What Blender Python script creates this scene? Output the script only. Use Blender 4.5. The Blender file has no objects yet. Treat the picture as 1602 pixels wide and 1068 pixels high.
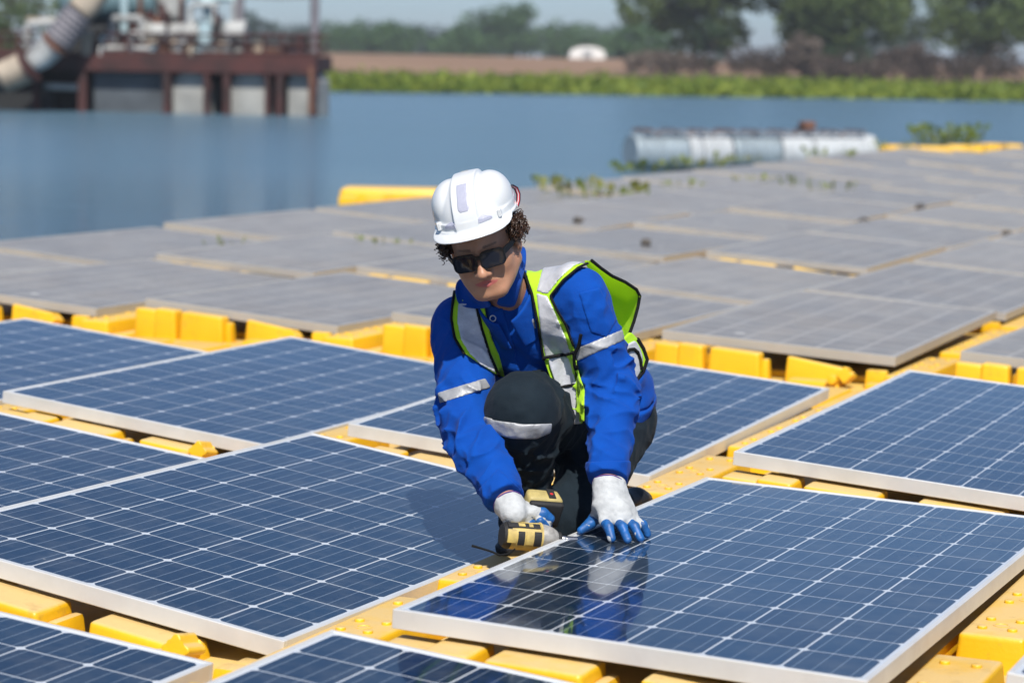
import bpy, bmesh, math, random
import numpy as np
from mathutils import Vector, Matrix

# ------------------------------------------------------------------ camera, world, sun, exposure
scene = bpy.context.scene
COL = scene.collection
R = math.radians
F_PX, PITCH, ROLL, CAM_H = 3751.87, 0.116133, -0.017771, 1.09922
PW, PH = 1602.0, 1068.0
YAW = 0.408797                      # direction of the panels' long sides
WATER_Z = -0.45

cam_data = bpy.data.cameras.new('camera')
cam = bpy.data.objects.new('camera', cam_data)
COL.objects.link(cam)
cam.location = (0, 0, CAM_H)
fwd = Vector((0, math.cos(PITCH), -math.sin(PITCH)))
up0 = Vector((0, math.sin(PITCH), math.cos(PITCH)))
rt0 = Vector((1, 0, 0))
cr, sr = math.cos(ROLL), math.sin(ROLL)
# image X' = cr X - sr Y, Y' = sr X + cr Y  ->  axes of the rolled camera
CX = rt0 * cr - up0 * sr
CY = rt0 * sr + up0 * cr
cam.matrix_world = Matrix(((CX.x, CY.x, -fwd.x, 0), (CX.y, CY.y, -fwd.y, 0), (CX.z, CY.z, -fwd.z, CAM_H), (0, 0, 0, 1)))
cam_data.sensor_fit = 'HORIZONTAL'
cam_data.sensor_width = 36.0
cam_data.lens = F_PX / PW * 36.0
cam_data.clip_start = 0.1
cam_data.clip_end = 8000
cam_data.dof.use_dof = True
cam_data.dof.focus_distance = 5.78
cam_data.dof.aperture_fstop = 3.5
scene.camera = cam

SUN_EL, SUN_AZ = R(51), R(173)       # azimuth measured from +y (away from the camera) towards +x (right)
to_sun = Vector((math.sin(SUN_AZ) * math.cos(SUN_EL), math.cos(SUN_AZ) * math.cos(SUN_EL), math.sin(SUN_EL)))
world = bpy.data.worlds.new('World')
scene.world = world
world.use_nodes = True
wn = world.node_tree.nodes
wn.clear()
sky = wn.new('ShaderNodeTexSky')
sky.sky_type = 'NISHITA'
sky.sun_disc = False
sky.sun_elevation = SUN_EL
sky.sun_rotation = SUN_AZ
sky.altitude = 1500
sky.air_density = 0.8
sky.dust_density = 3.0
sky.ozone_density = 5.0
bg = wn.new('ShaderNodeBackground')
bg.inputs['Strength'].default_value = 0.082
wo = wn.new('ShaderNodeOutputWorld')
world.node_tree.links.new(sky.outputs[0], bg.inputs['Color'])
world.node_tree.links.new(bg.outputs[0], wo.inputs['Surface'])

sun_data = bpy.data.lights.new('sun', 'SUN')
sun_data.energy = 4.0
sun_data.angle = R(0.6)
sun_data.color = (1.0, 0.95, 0.87)
sun = bpy.data.objects.new('sun', sun_data)
COL.objects.link(sun)
sun.rotation_euler = (-to_sun).to_track_quat('-Z', 'Y').to_euler()
sun.location = to_sun * 50

scene.view_settings.view_transform = 'Standard'
scene.view_settings.look = 'None'
scene.view_settings.exposure = 0.5
scene.view_settings.gamma = 1.0
scene.view_settings.use_curve_mapping = False
scene.cycles.use_denoising = True
scene.cycles.max_bounces = 6
scene.cycles.transparent_max_bounces = 12
scene.cycles.caustics_reflective = False
scene.cycles.caustics_refractive = False

# ------------------------------------------------------------------ helpers
def ray(u, v):
    X = (u - PW / 2) / F_PX
    Y = -(v - PH / 2) / F_PX
    return fwd + CX * X + CY * Y

def at_z(u, v, z):
    """the point at height z that the photograph shows at pixel (u, v)"""
    d = ray(u, v)
    return Vector((0, 0, CAM_H)) + d * ((z - CAM_H) / d.z)

def at_d(u, v, depth):
    """the point at that distance along the view axis"""
    return Vector((0, 0, CAM_H)) + ray(u, v) * depth

def pix(P):
    """pixel of points (numpy array n x 3)"""
    q = P - np.array((0, 0, CAM_H))
    d = q @ np.array(fwd)
    return PW / 2 + F_PX * (q @ np.array(CX)) / d, PH / 2 - F_PX * (q @ np.array(CY)) / d, d

def tag(o, label=None, cat=None, group=None, kind=None):
    if label: o['label'] = label
    if cat: o['category'] = cat
    if group: o['group'] = group
    if kind: o['kind'] = kind
    return o

def empty(name, loc=(0, 0, 0), mat=None):
    o = bpy.data.objects.new(name, None)
    o.empty_display_size = 0.05
    COL.objects.link(o)
    if mat is not None: o.matrix_world = mat
    else: o.location = loc
    return o

def link(name, me, parent=None, loc=None):
    o = bpy.data.objects.new(name, me)
    COL.objects.link(o)
    if parent is not None: o.parent = parent
    if loc is not None: o.location = loc
    return o

def mesh_of(name, bm, mat, smooth=True, auto=None):
    me = bpy.data.meshes.new(name)
    bm.to_mesh(me)
    bm.free()
    for m in (mat if isinstance(mat, (list, tuple)) else [mat]):
        me.materials.append(m)
    if smooth:
        me.polygons.foreach_set('use_smooth', [True] * len(me.polygons))
        if auto is not None:
            me.set_sharp_from_angle(angle=R(auto))
    return me

def obj(name, bm, mat, parent=None, smooth=True, auto=35, loc=None):
    return link(name, mesh_of(name, bm, mat, smooth, auto), parent, loc)

def pydata(name, vs, fs, mat, parent=None, smooth=True, auto=None):
    me = bpy.data.meshes.new(name)
    me.from_pydata([tuple(v) for v in vs], [], [tuple(f) for f in fs])
    me.materials.append(mat)
    if smooth:
        me.polygons.foreach_set('use_smooth', [True] * len(me.polygons))
        if auto is not None: me.set_sharp_from_angle(angle=R(auto))
    me.update()
    return link(name, me, parent)

def nb():
    return bmesh.new()

def add_box(bm, lo, hi, bevel=0.0, seg=2, top=None, taper=0.0):
    """box from lo to hi; top = z at (x0, x1) for a sloping top; taper pulls the top face inwards"""
    x0, y0, z0 = lo
    x1, y1, z1 = hi
    za, zb = (z1, z1) if top is None else top
    t = taper
    co = [(x0, y0, z0), (x1, y0, z0), (x1, y1, z0), (x0, y1, z0),
          (x0 + t, y0 + t, za), (x1 - t, y0 + t, zb), (x1 - t, y1 - t, zb), (x0 + t, y1 - t, za)]
    vs = [bm.verts.new(c) for c in co]
    fs = [bm.faces.new([vs[i] for i in f]) for f in ((3, 2, 1, 0), (4, 5, 6, 7), (0, 1, 5, 4), (1, 2, 6, 5), (2, 3, 7, 6), (3, 0, 4, 7))]
    if bevel > 0:
        es = set(e for f in fs for e in f.edges)
        bmesh.ops.bevel(bm, geom=list(es), offset=bevel, segments=seg, profile=0.6, affect='EDGES')

def frame_for(d):
    d = Vector(d).normalized()
    u = d.orthogonal().normalized()
    return u, d.cross(u)

def add_tube(bm, pts, rad, n=10, caps=True, closed=False):
    """tube along points; rad is one number or one per point"""
    pts = [Vector(p) for p in pts]
    k = len(pts)
    rads = [rad] * k if isinstance(rad, (int, float)) else list(rad)
    rings = []
    u = None
    for i, p in enumerate(pts):
        if closed: d = pts[(i + 1) % k] - pts[i - 1]
        elif i == 0: d = pts[1] - p
        elif i == k - 1: d = p - pts[-2]
        else: d = (pts[i + 1] - p).normalized() + (p - pts[i - 1]).normalized()
        d.normalize()
        if u is None: u = d.orthogonal().normalized()
        else: u = (u - d * u.dot(d)).normalized()
        w = d.cross(u)
        rings.append([bm.verts.new(p + (u * math.cos(2 * math.pi * j / n) + w * math.sin(2 * math.pi * j / n)) * rads[i]) for j in range(n)])
    m = k if closed else k - 1
    for i in range(m):
        a, b = rings[i], rings[(i + 1) % k]
        for j in range(n):
            bm.faces.new((a[j], a[(j + 1) % n], b[(j + 1) % n], b[j]))
    if caps and not closed:
        bm.faces.new(rings[0][::-1])
        bm.faces.new(rings[-1])

def add_bar(bm, a, b, w, h, upv=(0, 0, 1)):
    """rectangular bar from a to b"""
    a, b = Vector(a), Vector(b)
    d = (b - a).normalized()
    s = d.cross(Vector(upv))
    if s.length < 1e-4: s = d.orthogonal()
    s.normalize()
    t = s.cross(d)
    vs = []
    for p in (a, b):
        for x, y in ((-1, -1), (1, -1), (1, 1), (-1, 1)):
            vs.append(bm.verts.new(p + s * (x * w / 2) + t * (y * h / 2)))
    for f in ((3, 2, 1, 0), (4, 5, 6, 7), (0, 1, 5, 4), (1, 2, 6, 5), (2, 3, 7, 6), (3, 0, 4, 7)):
        bm.faces.new([vs[i] for i in f])

def add_lathe(bm, prof, n=24, mat=None):
    """profile (r, z) turned round the z axis, then placed with mat"""
    rings = []
    for r, z in prof:
        ring = []
        for j in range(n):
            v = Vector((r * math.cos(2 * math.pi * j / n), r * math.sin(2 * math.pi * j / n), z))
            ring.append(bm.verts.new(mat @ v if mat else v))
        rings.append(ring)
    for i in range(len(rings) - 1):
        for j in range(n):
            bm.faces.new((rings[i][j], rings[i][(j + 1) % n], rings[i + 1][(j + 1) % n], rings[i + 1][j]))
    bm.faces.new(rings[0][::-1])
    bm.faces.new(rings[-1])

def add_prism(bm, outline, z0, z1, bevel=0.0, mat=None, seg=2):
    n = len(outline)
    T = (lambda v: mat @ v) if mat else (lambda v: v)
    a = [bm.verts.new(T(Vector((x, y, z0)))) for x, y in outline]
    b = [bm.verts.new(T(Vector((x, y, z1)))) for x, y in outline]
    fs = [bm.faces.new(a[::-1]), bm.faces.new(b)]
    for i in range(n):
        fs.append(bm.faces.new((a[i], a[(i + 1) % n], b[(i + 1) % n], b[i])))
    if bevel > 0:
        es = set(fs[0].edges) | set(fs[1].edges)
        bmesh.ops.bevel(bm, geom=list(es), offset=bevel, segments=seg, profile=0.6, affect='EDGES')

def ordinal(n):
    return ['first', 'second', 'third', 'fourth', 'fifth', 'sixth', 'seventh', 'eighth', 'ninth', 'tenth', 'eleventh', 'twelfth', 'thirteenth', 'fourteenth', 'fifteenth', 'sixteenth'][n - 1]

# ------------------------------------------------------------------ materials
def new_mat(name):
    m = bpy.data.materials.new(name)
    m.use_nodes = True
    nt = m.node_tree
    return m, nt, nt.nodes['Principled BSDF']

def N(nt, kind, **kw):
    n = nt.nodes.new(kind)
    for k, v in kw.items(): setattr(n, k, v)
    return n

def mix_rgb(nt, fac, a, b, mode='MIX'):
    n = N(nt, 'ShaderNodeMix', data_type='RGBA', blend_type=mode)
    for s, v in ((n.inputs[0], fac), (n.inputs[6], a), (n.inputs[7], b)):
        if hasattr(v, 'links'): nt.links.new(v, s)
        elif isinstance(v, (int, float)): s.default_value = v
        else: s.default_value = (*v[:3], 1)
    return n.outputs[2]

def mathn(nt, op, *args, clamp=False):
    n = N(nt, 'ShaderNodeMath', operation=op, use_clamp=clamp)
    for i, a in enumerate(args):
        if hasattr(a, 'links'): nt.links.new(a, n.inputs[i])
        else: n.inputs[i].default_value = a
    return n.outputs[0]

def noise(nt, scale, detail=4, rough=0.55, coord='Object', vec=None):
    n = N(nt, 'ShaderNodeTexNoise')
    n.inputs['Scale'].default_value = scale
    n.inputs['Detail'].default_value = detail
    n.inputs['Roughness'].default_value = rough
    if vec is None:
        tc = N(nt, 'ShaderNodeTexCoord')
        vec = tc.outputs[coord]
    nt.links.new(vec, n.inputs['Vector'])
    return n.outputs[0]

def ramp(nt, fac, lo, hi):
    n = N(nt, 'ShaderNodeMapRange')
    n.inputs[1].default_value = lo
    n.inputs[2].default_value = hi
    nt.links.new(fac, n.inputs[0])
    return n.outputs[0]

def bump(nt, height, strength, dist):
    n = N(nt, 'ShaderNodeBump')
    n.inputs['Strength'].default_value = strength
    n.inputs['Distance'].default_value = dist
    nt.links.new(height, n.inputs['Height'])
    return n.outputs[0]

def simple(name, col, rough=0.6, metal=0.0, var=0.25, vscale=8.0, bumps=0.0, bscale=40, col2=None, spec=0.5, coat=0.0, bdist=0.01):
    m, nt, p = new_mat(name)
    c2 = col2 if col2 else tuple(c * (1 - var) for c in col)
    f = ramp(nt, noise(nt, vscale, 5, 0.6), 0.35, 0.65)
    nt.links.new(mix_rgb(nt, f, c2, col), p.inputs['Base Color'])
    p.inputs['Roughness'].default_value = rough
    p.inputs['Metallic'].default_value = metal
    p.inputs['Specular IOR Level'].default_value = spec
    p.inputs['Coat Weight'].default_value = coat
    p.inputs['Coat Roughness'].default_value = 0.1
    if bumps > 0:
        nt.links.new(bump(nt, noise(nt, bscale, 4), bumps, bdist), p.inputs['Normal'])
    return m

def leaf_mat(name, c1, c2, trans=0.3):
    m, nt, p = new_mat(name)
    geo = N(nt, 'ShaderNodeNewGeometry')
    f = geo.outputs['Random Per Island']
    col = mix_rgb(nt, f, c1, c2)
    nt.links.new(col, p.inputs['Base Color'])
    p.inputs['Roughness'].default_value = 0.6
    p.inputs['Specular IOR Level'].default_value = 0.3
    tr = N(nt, 'ShaderNodeBsdfTranslucent')
    nt.links.new(col, tr.inputs['Color'])
    mx = N(nt, 'ShaderNodeMixShader')
    mx.inputs[0].default_value = trans
    nt.links.new(p.outputs[0], mx.inputs[1])
    nt.links.new(tr.outputs[0], mx.inputs[2])
    nt.links.new(mx.outputs[0], nt.nodes['Material Output'].inputs['Surface'])
    return m

def make_yellow(name, faded):
    """moulded yellow plastic; its upward faces are bleached and dusty"""
    m, nt, p = new_mat(name)
    geo = N(nt, 'ShaderNodeNewGeometry')
    sep = N(nt, 'ShaderNodeSeparateXYZ')
    nt.links.new(geo.outputs['Normal'], sep.inputs[0])
    upf = ramp(nt, sep.outputs[2], 0.55, 0.95)
    n1 = noise(nt, 6, 5, 0.65, vec=geo.outputs['Position'])
    dust = mathn(nt, 'MULTIPLY', upf, ramp(nt, n1, 0.12, 0.5), clamp=True)
    dust = mathn(nt, 'MULTIPLY', dust, 0.78 - 0.25 * faded)
    n2 = ramp(nt, noise(nt, 2.5, 3, vec=geo.outputs['Position']), 0.3, 0.7)
    base = mix_rgb(nt, n2, (0.74, 0.41, 0.008), (0.84, 0.51, 0.018))
    col = mix_rgb(nt, dust, base, (0.62, 0.46, 0.23))
    n3 = ramp(nt, noise(nt, 16, 8, 0.75, vec=geo.outputs['Position']), 0.56, 0.74)
    col = mix_rgb(nt, mathn(nt, 'MULTIPLY', n3, 0.5), col, (0.26, 0.16, 0.06))
    nt.links.new(col, p.inputs['Base Color'])
    p.inputs['Roughness'].default_value = 0.42
    nt.links.new(mathn(nt, 'MULTIPLY_ADD', dust, 0.35, 0.38), p.inputs['Roughness'])
    p.inputs['Subsurface Weight'].default_value = 0.0
    nt.links.new(bump(nt, noise(nt, 60, 4, vec=geo.outputs['Position']), 0.12, 0.01), p.inputs['Normal'])
    return m

M = {}
M['yellow'] = make_yellow('yellow_plastic', 0)
M['yellow_faded'] = make_yellow('faded_yellow_plastic', 1)

def make_alu(name, dirt, base=(0.70, 0.71, 0.71)):
    m, nt, p = new_mat(name)
    geo = N(nt, 'ShaderNodeNewGeometry')
    n1 = ramp(nt, noise(nt, 5, 5, 0.65, vec=geo.outputs['Position']), 0.4, 0.75)
    col = mix_rgb(nt, mathn(nt, 'MULTIPLY', n1, 0.35 + dirt), base, (0.40, 0.38, 0.34))
    nt.links.new(col, p.inputs['Base Color'])
    p.inputs['Metallic'].default_value = 0.35
    p.inputs['Roughness'].default_value = 0.5
    return m
M['alu'] = make_alu('anodised_aluminium', 0.0)
M['alu_dusty'] = make_alu('dusty_aluminium', 0.3, (0.46, 0.455, 0.44))

def make_cell():
    m, nt, p = new_mat('solar_cell')
    tc = N(nt, 'ShaderNodeTexCoord')
    sep = N(nt, 'ShaderNodeSeparateXYZ')
    nt.links.new(tc.outputs['Object'], sep.inputs[0])
    # four bus bars along the long side of the panel
    x = mathn(nt, 'ADD', sep.outputs[0], 0.0386 * 2)
    fr = mathn(nt, 'FRACT', mathn(nt, 'DIVIDE', x, 0.0386))
    d = mathn(nt, 'ABSOLUTE', mathn(nt, 'SUBTRACT', fr, 0.5))
    line = mathn(nt, 'LESS_THAN', d, 0.5 * 0.0016 / 0.0386)
    geo = N(nt, 'ShaderNodeNewGeometry')
    oi = N(nt, 'ShaderNodeObjectInfo')
    n1 = ramp(nt, noise(nt, 3.0, 4, 0.6, vec=geo.outputs['Position']), 0.3, 0.7)
    base = mix_rgb(nt, oi.outputs['Random'], (0.003, 0.013, 0.034), (0.005, 0.024, 0.056))
    base = mix_rgb(nt, mathn(nt, 'MULTIPLY', n1, 0.5), base, (0.007, 0.019, 0.036))
    # thin film of dust and dried drops
    dn = ramp(nt, noise(nt, 9.0, 6, 0.7, vec=geo.outputs['Position']), 0.45, 0.8)
    base = mix_rgb(nt, mathn(nt, 'MULTIPLY', dn, 0.15), base, (0.33, 0.33, 0.31))
    vo = N(nt, 'ShaderNodeTexVoronoi', feature='F1')
    vo.inputs['Scale'].default_value = 9
    nt.links.new(geo.outputs['Position'], vo.inputs['Vector'])
    spot = mathn(nt, 'LESS_THAN', vo.outputs['Distance'], 0.035)
    base = mix_rgb(nt, mathn(nt, 'MULTIPLY', spot, 0.4), base, (0.5, 0.5, 0.47))
    col = mix_rgb(nt, mathn(nt, 'MULTIPLY', line, 0.75), base, (0.30, 0.36, 0.42))
    nt.links.new(col, p.inputs['Base Color'])
    p.inputs['Roughness'].default_value = 0.35
    p.inputs['Specular IOR Level'].default_value = 0.15
    p.inputs['Coat Weight'].default_value = 1.0
    p.inputs['Coat IOR'].default_value = 1.5
    nt.links.new(mathn(nt, 'MULTIPLY_ADD', dn, 0.08, 0.035), p.inputs['Coat Roughness'])
    return m
M['cell'] = make_cell()
m_, nt_, p_ = new_mat('backsheet')
p_.inputs['Base Color'].default_value = (0.62, 0.66, 0.70, 1)
p_.inputs['Roughness'].default_value = 0.5
p_.inputs['Coat Weight'].default_value = 1.0
p_.inputs['Coat Roughness'].default_value = 0.04
M['backsheet'] = m_

def make_dusty():
    """panel glass under a layer of grey dust; the cell grid hardly shows through"""
    m, nt, p = new_mat('dusty_panel_glass')
    tc = N(nt, 'ShaderNodeTexCoord')
    sep = N(nt, 'ShaderNodeSeparateXYZ')
    nt.links.new(tc.outputs['Object'], sep.inputs[0])
    def grid(s, pitch, w):
        fr = mathn(nt, 'FRACT', mathn(nt, 'DIVIDE', mathn(nt, 'SUBTRACT', s, 0.02), pitch))
        return mathn(nt, 'GREATER_THAN', mathn(nt, 'ABSOLUTE', mathn(nt, 'SUBTRACT', fr, 0.5)), 0.5 - w / pitch)
    g = mathn(nt, 'MAXIMUM', grid(sep.outputs[0], 0.1587, 0.007), grid(sep.outputs[1], 0.1597, 0.007))
    oi = N(nt, 'ShaderNodeObjectInfo')
    geo = N(nt, 'ShaderNodeNewGeometry')
    mp = N(nt, 'ShaderNodeMapping')
    mp.inputs['Scale'].default_value = (2.0, 1.3, 1.0)
    nt.links.new(tc.outputs['Object'], mp.inputs['Vector'])
    off = N(nt, 'ShaderNodeVectorMath', operation='ADD')
    sc = N(nt, 'ShaderNodeVectorMath', operation='SCALE')
    sc.inputs[0].default_value = (37, 91, 13)
    nt.links.new(oi.outputs['Random'], sc.inputs['Scale'])
    nt.links.new(mp.outputs[0], off.inputs[0])
    nt.links.new(sc.outputs[0], off.inputs[1])
    n1 = ramp(nt, noise(nt, 2.2, 6, 0.65, vec=off.outputs[0]), 0.32, 0.7)
    n2 = ramp(nt, noise(nt, 9, 6, 0.75, vec=geo.outputs['Position']), 0.3, 0.7)
    n4 = ramp(nt, noise(nt, 1.4, 5, 0.7, vec=off.outputs[0]), 0.45, 0.72)
    dust = mix_rgb(nt, n2, (0.275, 0.262, 0.243), (0.365, 0.350, 0.325))
    dust = mix_rgb(nt, mathn(nt, 'MULTIPLY', n4, 0.55), dust, (0.265, 0.225, 0.180))
    dark = mix_rgb(nt, mathn(nt, 'MULTIPLY', g, 0.85), (0.085, 0.095, 0.115), (0.42, 0.42, 0.42))
    fac = mathn(nt, 'MULTIPLY_ADD', n1, 0.36, 0.48)
    fac = mathn(nt, 'ADD', fac, mathn(nt, 'MULTIPLY_ADD', oi.outputs['Random'], 0.24, -0.12), clamp=True)
    col = mix_rgb(nt, fac, dark, dust)
    # bird droppings
    vo = N(nt, 'ShaderNodeTexVoronoi', feature='F1')
    vo.inputs['Scale'].default_value = 2.6
    nt.links.new(geo.outputs['Position'], vo.inputs['Vector'])
    n3 = noise(nt, 30, 3, vec=geo.outputs['Position'])
    spot = mathn(nt, 'LESS_THAN', mathn(nt, 'MULTIPLY_ADD', n3, 0.12, vo.outputs['Distance']), 0.115)
    col = mix_rgb(nt, mathn(nt, 'MULTIPLY', spot, 0.7), col, (0.62, 0.61, 0.58))
    nt.links.new(col, p.inputs['Base Color'])
    p.inputs['Roughness'].default_value = 0.65
    p.inputs['Coat Weight'].default_value = 0.28
    p.inputs['Coat Roughness'].default_value = 0.25
    return m
M['dusty'] = make_dusty()
# ------------------------------------------------------------------ water and land
def make_water():
    m, nt, p = new_mat('lake_water')
    geo = N(nt, 'ShaderNodeNewGeometry')
    mp = N(nt, 'ShaderNodeMapping')
    mp.inputs['Scale'].default_value = (0.55, 1.5, 1.0)
    nt.links.new(geo.outputs['Position'], mp.inputs['Vector'])
    big = ramp(nt, noise(nt, 0.045, 3, 0.5, vec=mp.outputs[0]), 0.35, 0.65)
    n1 = noise(nt, 2.2, 3, 0.6, vec=mp.outputs[0])
    n2 = noise(nt, 9.0, 3, 0.6, vec=mp.outputs[0])
    h = mathn(nt, 'MULTIPLY_ADD', n2, 0.4, n1)
    # calm in the lee of the floats, ruffled by the wind further out
    sep = N(nt, 'ShaderNodeSeparateXYZ')
    nt.links.new(geo.outputs['Position'], sep.inputs[0])
    far = ramp(nt, sep.outputs[1], 22.0, 36.0)
    h = mathn(nt, 'MULTIPLY', h, mathn(nt, 'MULTIPLY_ADD', far, 0.8, 0.52))
    h = mathn(nt, 'MULTIPLY', h, mathn(nt, 'MULTIPLY_ADD', big, 0.6, 0.6))
    p.inputs['Base Color'].default_value = (0.088, 0.158, 0.215, 1)
    p.inputs['Roughness'].default_value = 0.13
    p.inputs['IOR'].default_value = 1.33
    nt.links.new(mathn(nt, 'MULTIPLY_ADD', far, 0.14, 0.08), p.inputs['Roughness'])
    nt.links.new(bump(nt, h, 1.0, 0.13), p.inputs['Normal'])
    return m
M['water'] = make_water()
bm = nb()
S = 4000
vs = [bm.verts.new(c) for c in ((-S, -300, WATER_Z), (S, -300, WATER_Z), (S, 420, WATER_Z), (-S, 420, WATER_Z))]
bm.faces.new(vs)
tag(obj('water', bm, M['water'], smooth=False), kind='structure')

def shore(x):                       # the far waterline
    return 115.3 + 0.17 * x + 1.6 * math.sin(x * 0.11) + 0.8 * math.sin(x * 0.37 + 1)

def make_ground():
    m, nt, p = new_mat('bank_soil')
    geo = N(nt, 'ShaderNodeNewGeometry')
    mp = N(nt, 'ShaderNodeMapping')
    mp.inputs['Scale'].default_value = (0.35, 1.0, 1.0)
    nt.links.new(geo.outputs['Position'], mp.inputs['Vector'])
    n1 = ramp(nt, noise(nt, 0.10, 6, 0.65, vec=mp.outputs[0]), 0.35, 0.65)
    n2 = ramp(nt, noise(nt, 0.9, 5, 0.7, vec=geo.outputs['Position']), 0.3, 0.7)
    c = mix_rgb(nt, n1, (0.20, 0.115, 0.065), (0.30, 0.19, 0.115))
    c = mix_rgb(nt, mathn(nt, 'MULTIPLY', n2, 0.5), c, (0.15, 0.09, 0.055))
    nt.links.new(c, p.inputs['Base Color'])
    p.inputs['Roughness'].default_value = 0.95
    return m
M['soil'] = make_ground()
# bank: a sheet that rises out of the water behind the plants and runs to the horizon
rows = [(48, -1.2), (62, -0.35), (75, 0.05), (100, 0.35), (118, 0.95), (135, 1.55), (190, 1.65), (400, 1.2), (1200, 0.6), (3800, 0.0)]
xs = [-3000, -900, -400, -200, -120] + [k * 8 for k in range(-10, 14)] + [140, 220, 420, 900, 3000]
vs, fs = [], []
rnd = random.Random(4)
for dy, z in rows:
    for x in xs:
        vs.append((x, shore(max(-150, min(150, x))) + dy + rnd.uniform(-2, 2), z + (rnd.uniform(-.12, .12) if dy < 300 else 0)))
for i in range(len(rows) - 1):
    for k in range(len(xs) - 1):
        a = i * len(xs) + k
        fs.append((a, a + 1, a + 1 + len(xs), a + len(xs)))
tag(pydata('ground', vs, fs, M['soil']), kind='structure')

# ------------------------------------------------------------------ the floating array
A2 = Vector((math.sin(YAW), math.cos(YAW), 0))      # along the panels' long sides, away from the camera
B2 = Vector((math.cos(YAW), -math.sin(YAW), 0))     # along the short sides, to the right
ORG = Vector((-0.233, 4.781, 0))
SA, SB = 2.15, 1.255
PL, PSH, PT = 1.956, 0.992, 0.04
LIP = 0.018

def lattice(t, s, z=0.0):
    return ORG + A2 * t + B2 * s + Vector((0, 0, z))

def lattice_mat(t, s, z=0.0, dyaw=0.0, tl=0.0, ts=0.0):
    y = YAW + dyaw
    a = Vector((math.sin(y) * math.cos(tl), math.cos(y) * math.cos(tl), -math.sin(tl)))
    b = Vector((math.cos(y) * math.cos(ts), -math.sin(y) * math.cos(ts), -math.sin(ts)))
    n = b.cross(a).normalized()
    o = lattice(t, s, z) if not isinstance(t, Vector) else t
    a = n.cross(b).normalized()
    b = b.normalized()
    return Matrix(((b.x, a.x, n.x, o.x), (b.y, a.y, n.y, o.y), (b.z, a.z, n.z, o.z), (0, 0, 0, 1)))

# panel meshes (origin at the near left top corner, x = short side, y = long side)
def frame_mesh(mat):
    bm = nb()
    w = 0.011
    add_box(bm, (0, 0, -PT), (PSH, w, 0), 0.0012, 1)
    add_box(bm, (0, PL - w, -PT), (PSH, PL, 0), 0.0012, 1)
    add_box(bm, (0, w, -PT), (w, PL - w, 0), 0.0012, 1)
    add_box(bm, (PSH - w, w, -PT), (PSH, PL - w, 0), 0.0012, 1)
    return mesh_of('frame', bm, mat, True, 30)
FRAME = frame_mesh(M['alu'])
FRAME_D = frame_mesh(M['alu_dusty'])
bm = nb()
add_box(bm, (0.011, 0.011, -0.012), (PSH - 0.011, PL - 0.011, -0.0024))
BACK = mesh_of('backsheet', bm, M['backsheet'], False)
CPX, CPY = (PSH - 2 * LIP) / 6, (PL - 2 * LIP - 0.006) / 12
bm = nb()
hx, hy, ch = CPX / 2 - 0.0022, CPY / 2 - 0.0021, 0.0095
out = [(-hx + ch, -hy), (hx - ch, -hy), (hx, -hy + ch), (hx, hy - ch), (hx - ch, hy), (-hx + ch, hy), (-hx, hy - ch), (-hx, -hy + ch)]
add_prism(bm, out, -0.002, 0.0)
CELL = mesh_of('cell', bm, M['cell'], False)
bm = nb()
add_box(bm, (0.011, 0.011, -0.012), (PSH - 0.011, PL - 0.011, -0.003))
GLASS = mesh_of('dusty_glass', bm, M['dusty'], False)

def dark_panel(mat, label):
    e = empty('solar_panel', mat=mat)
    tag(e, label, 'solar panel', 'clean dark blue solar panels in the near rows')
    link('frame', FRAME, e)
    link('backsheet', BACK, e)
    for i in range(6):
        for k in range(12):
            link('cell', CELL, e, (LIP + CPX * (i + .5), LIP + 0.003 + CPY * (k + .5), -0.0022))
    return e

def grey_panel(mat, label):
    e = empty('dusty_solar_panel', mat=mat)
    tag(e, label, 'solar panel', 'dusty grey solar panels in the far rows')
    link('frame', FRAME_D, e)
    link('dusty_glass', GLASS, e)
    return e

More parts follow.
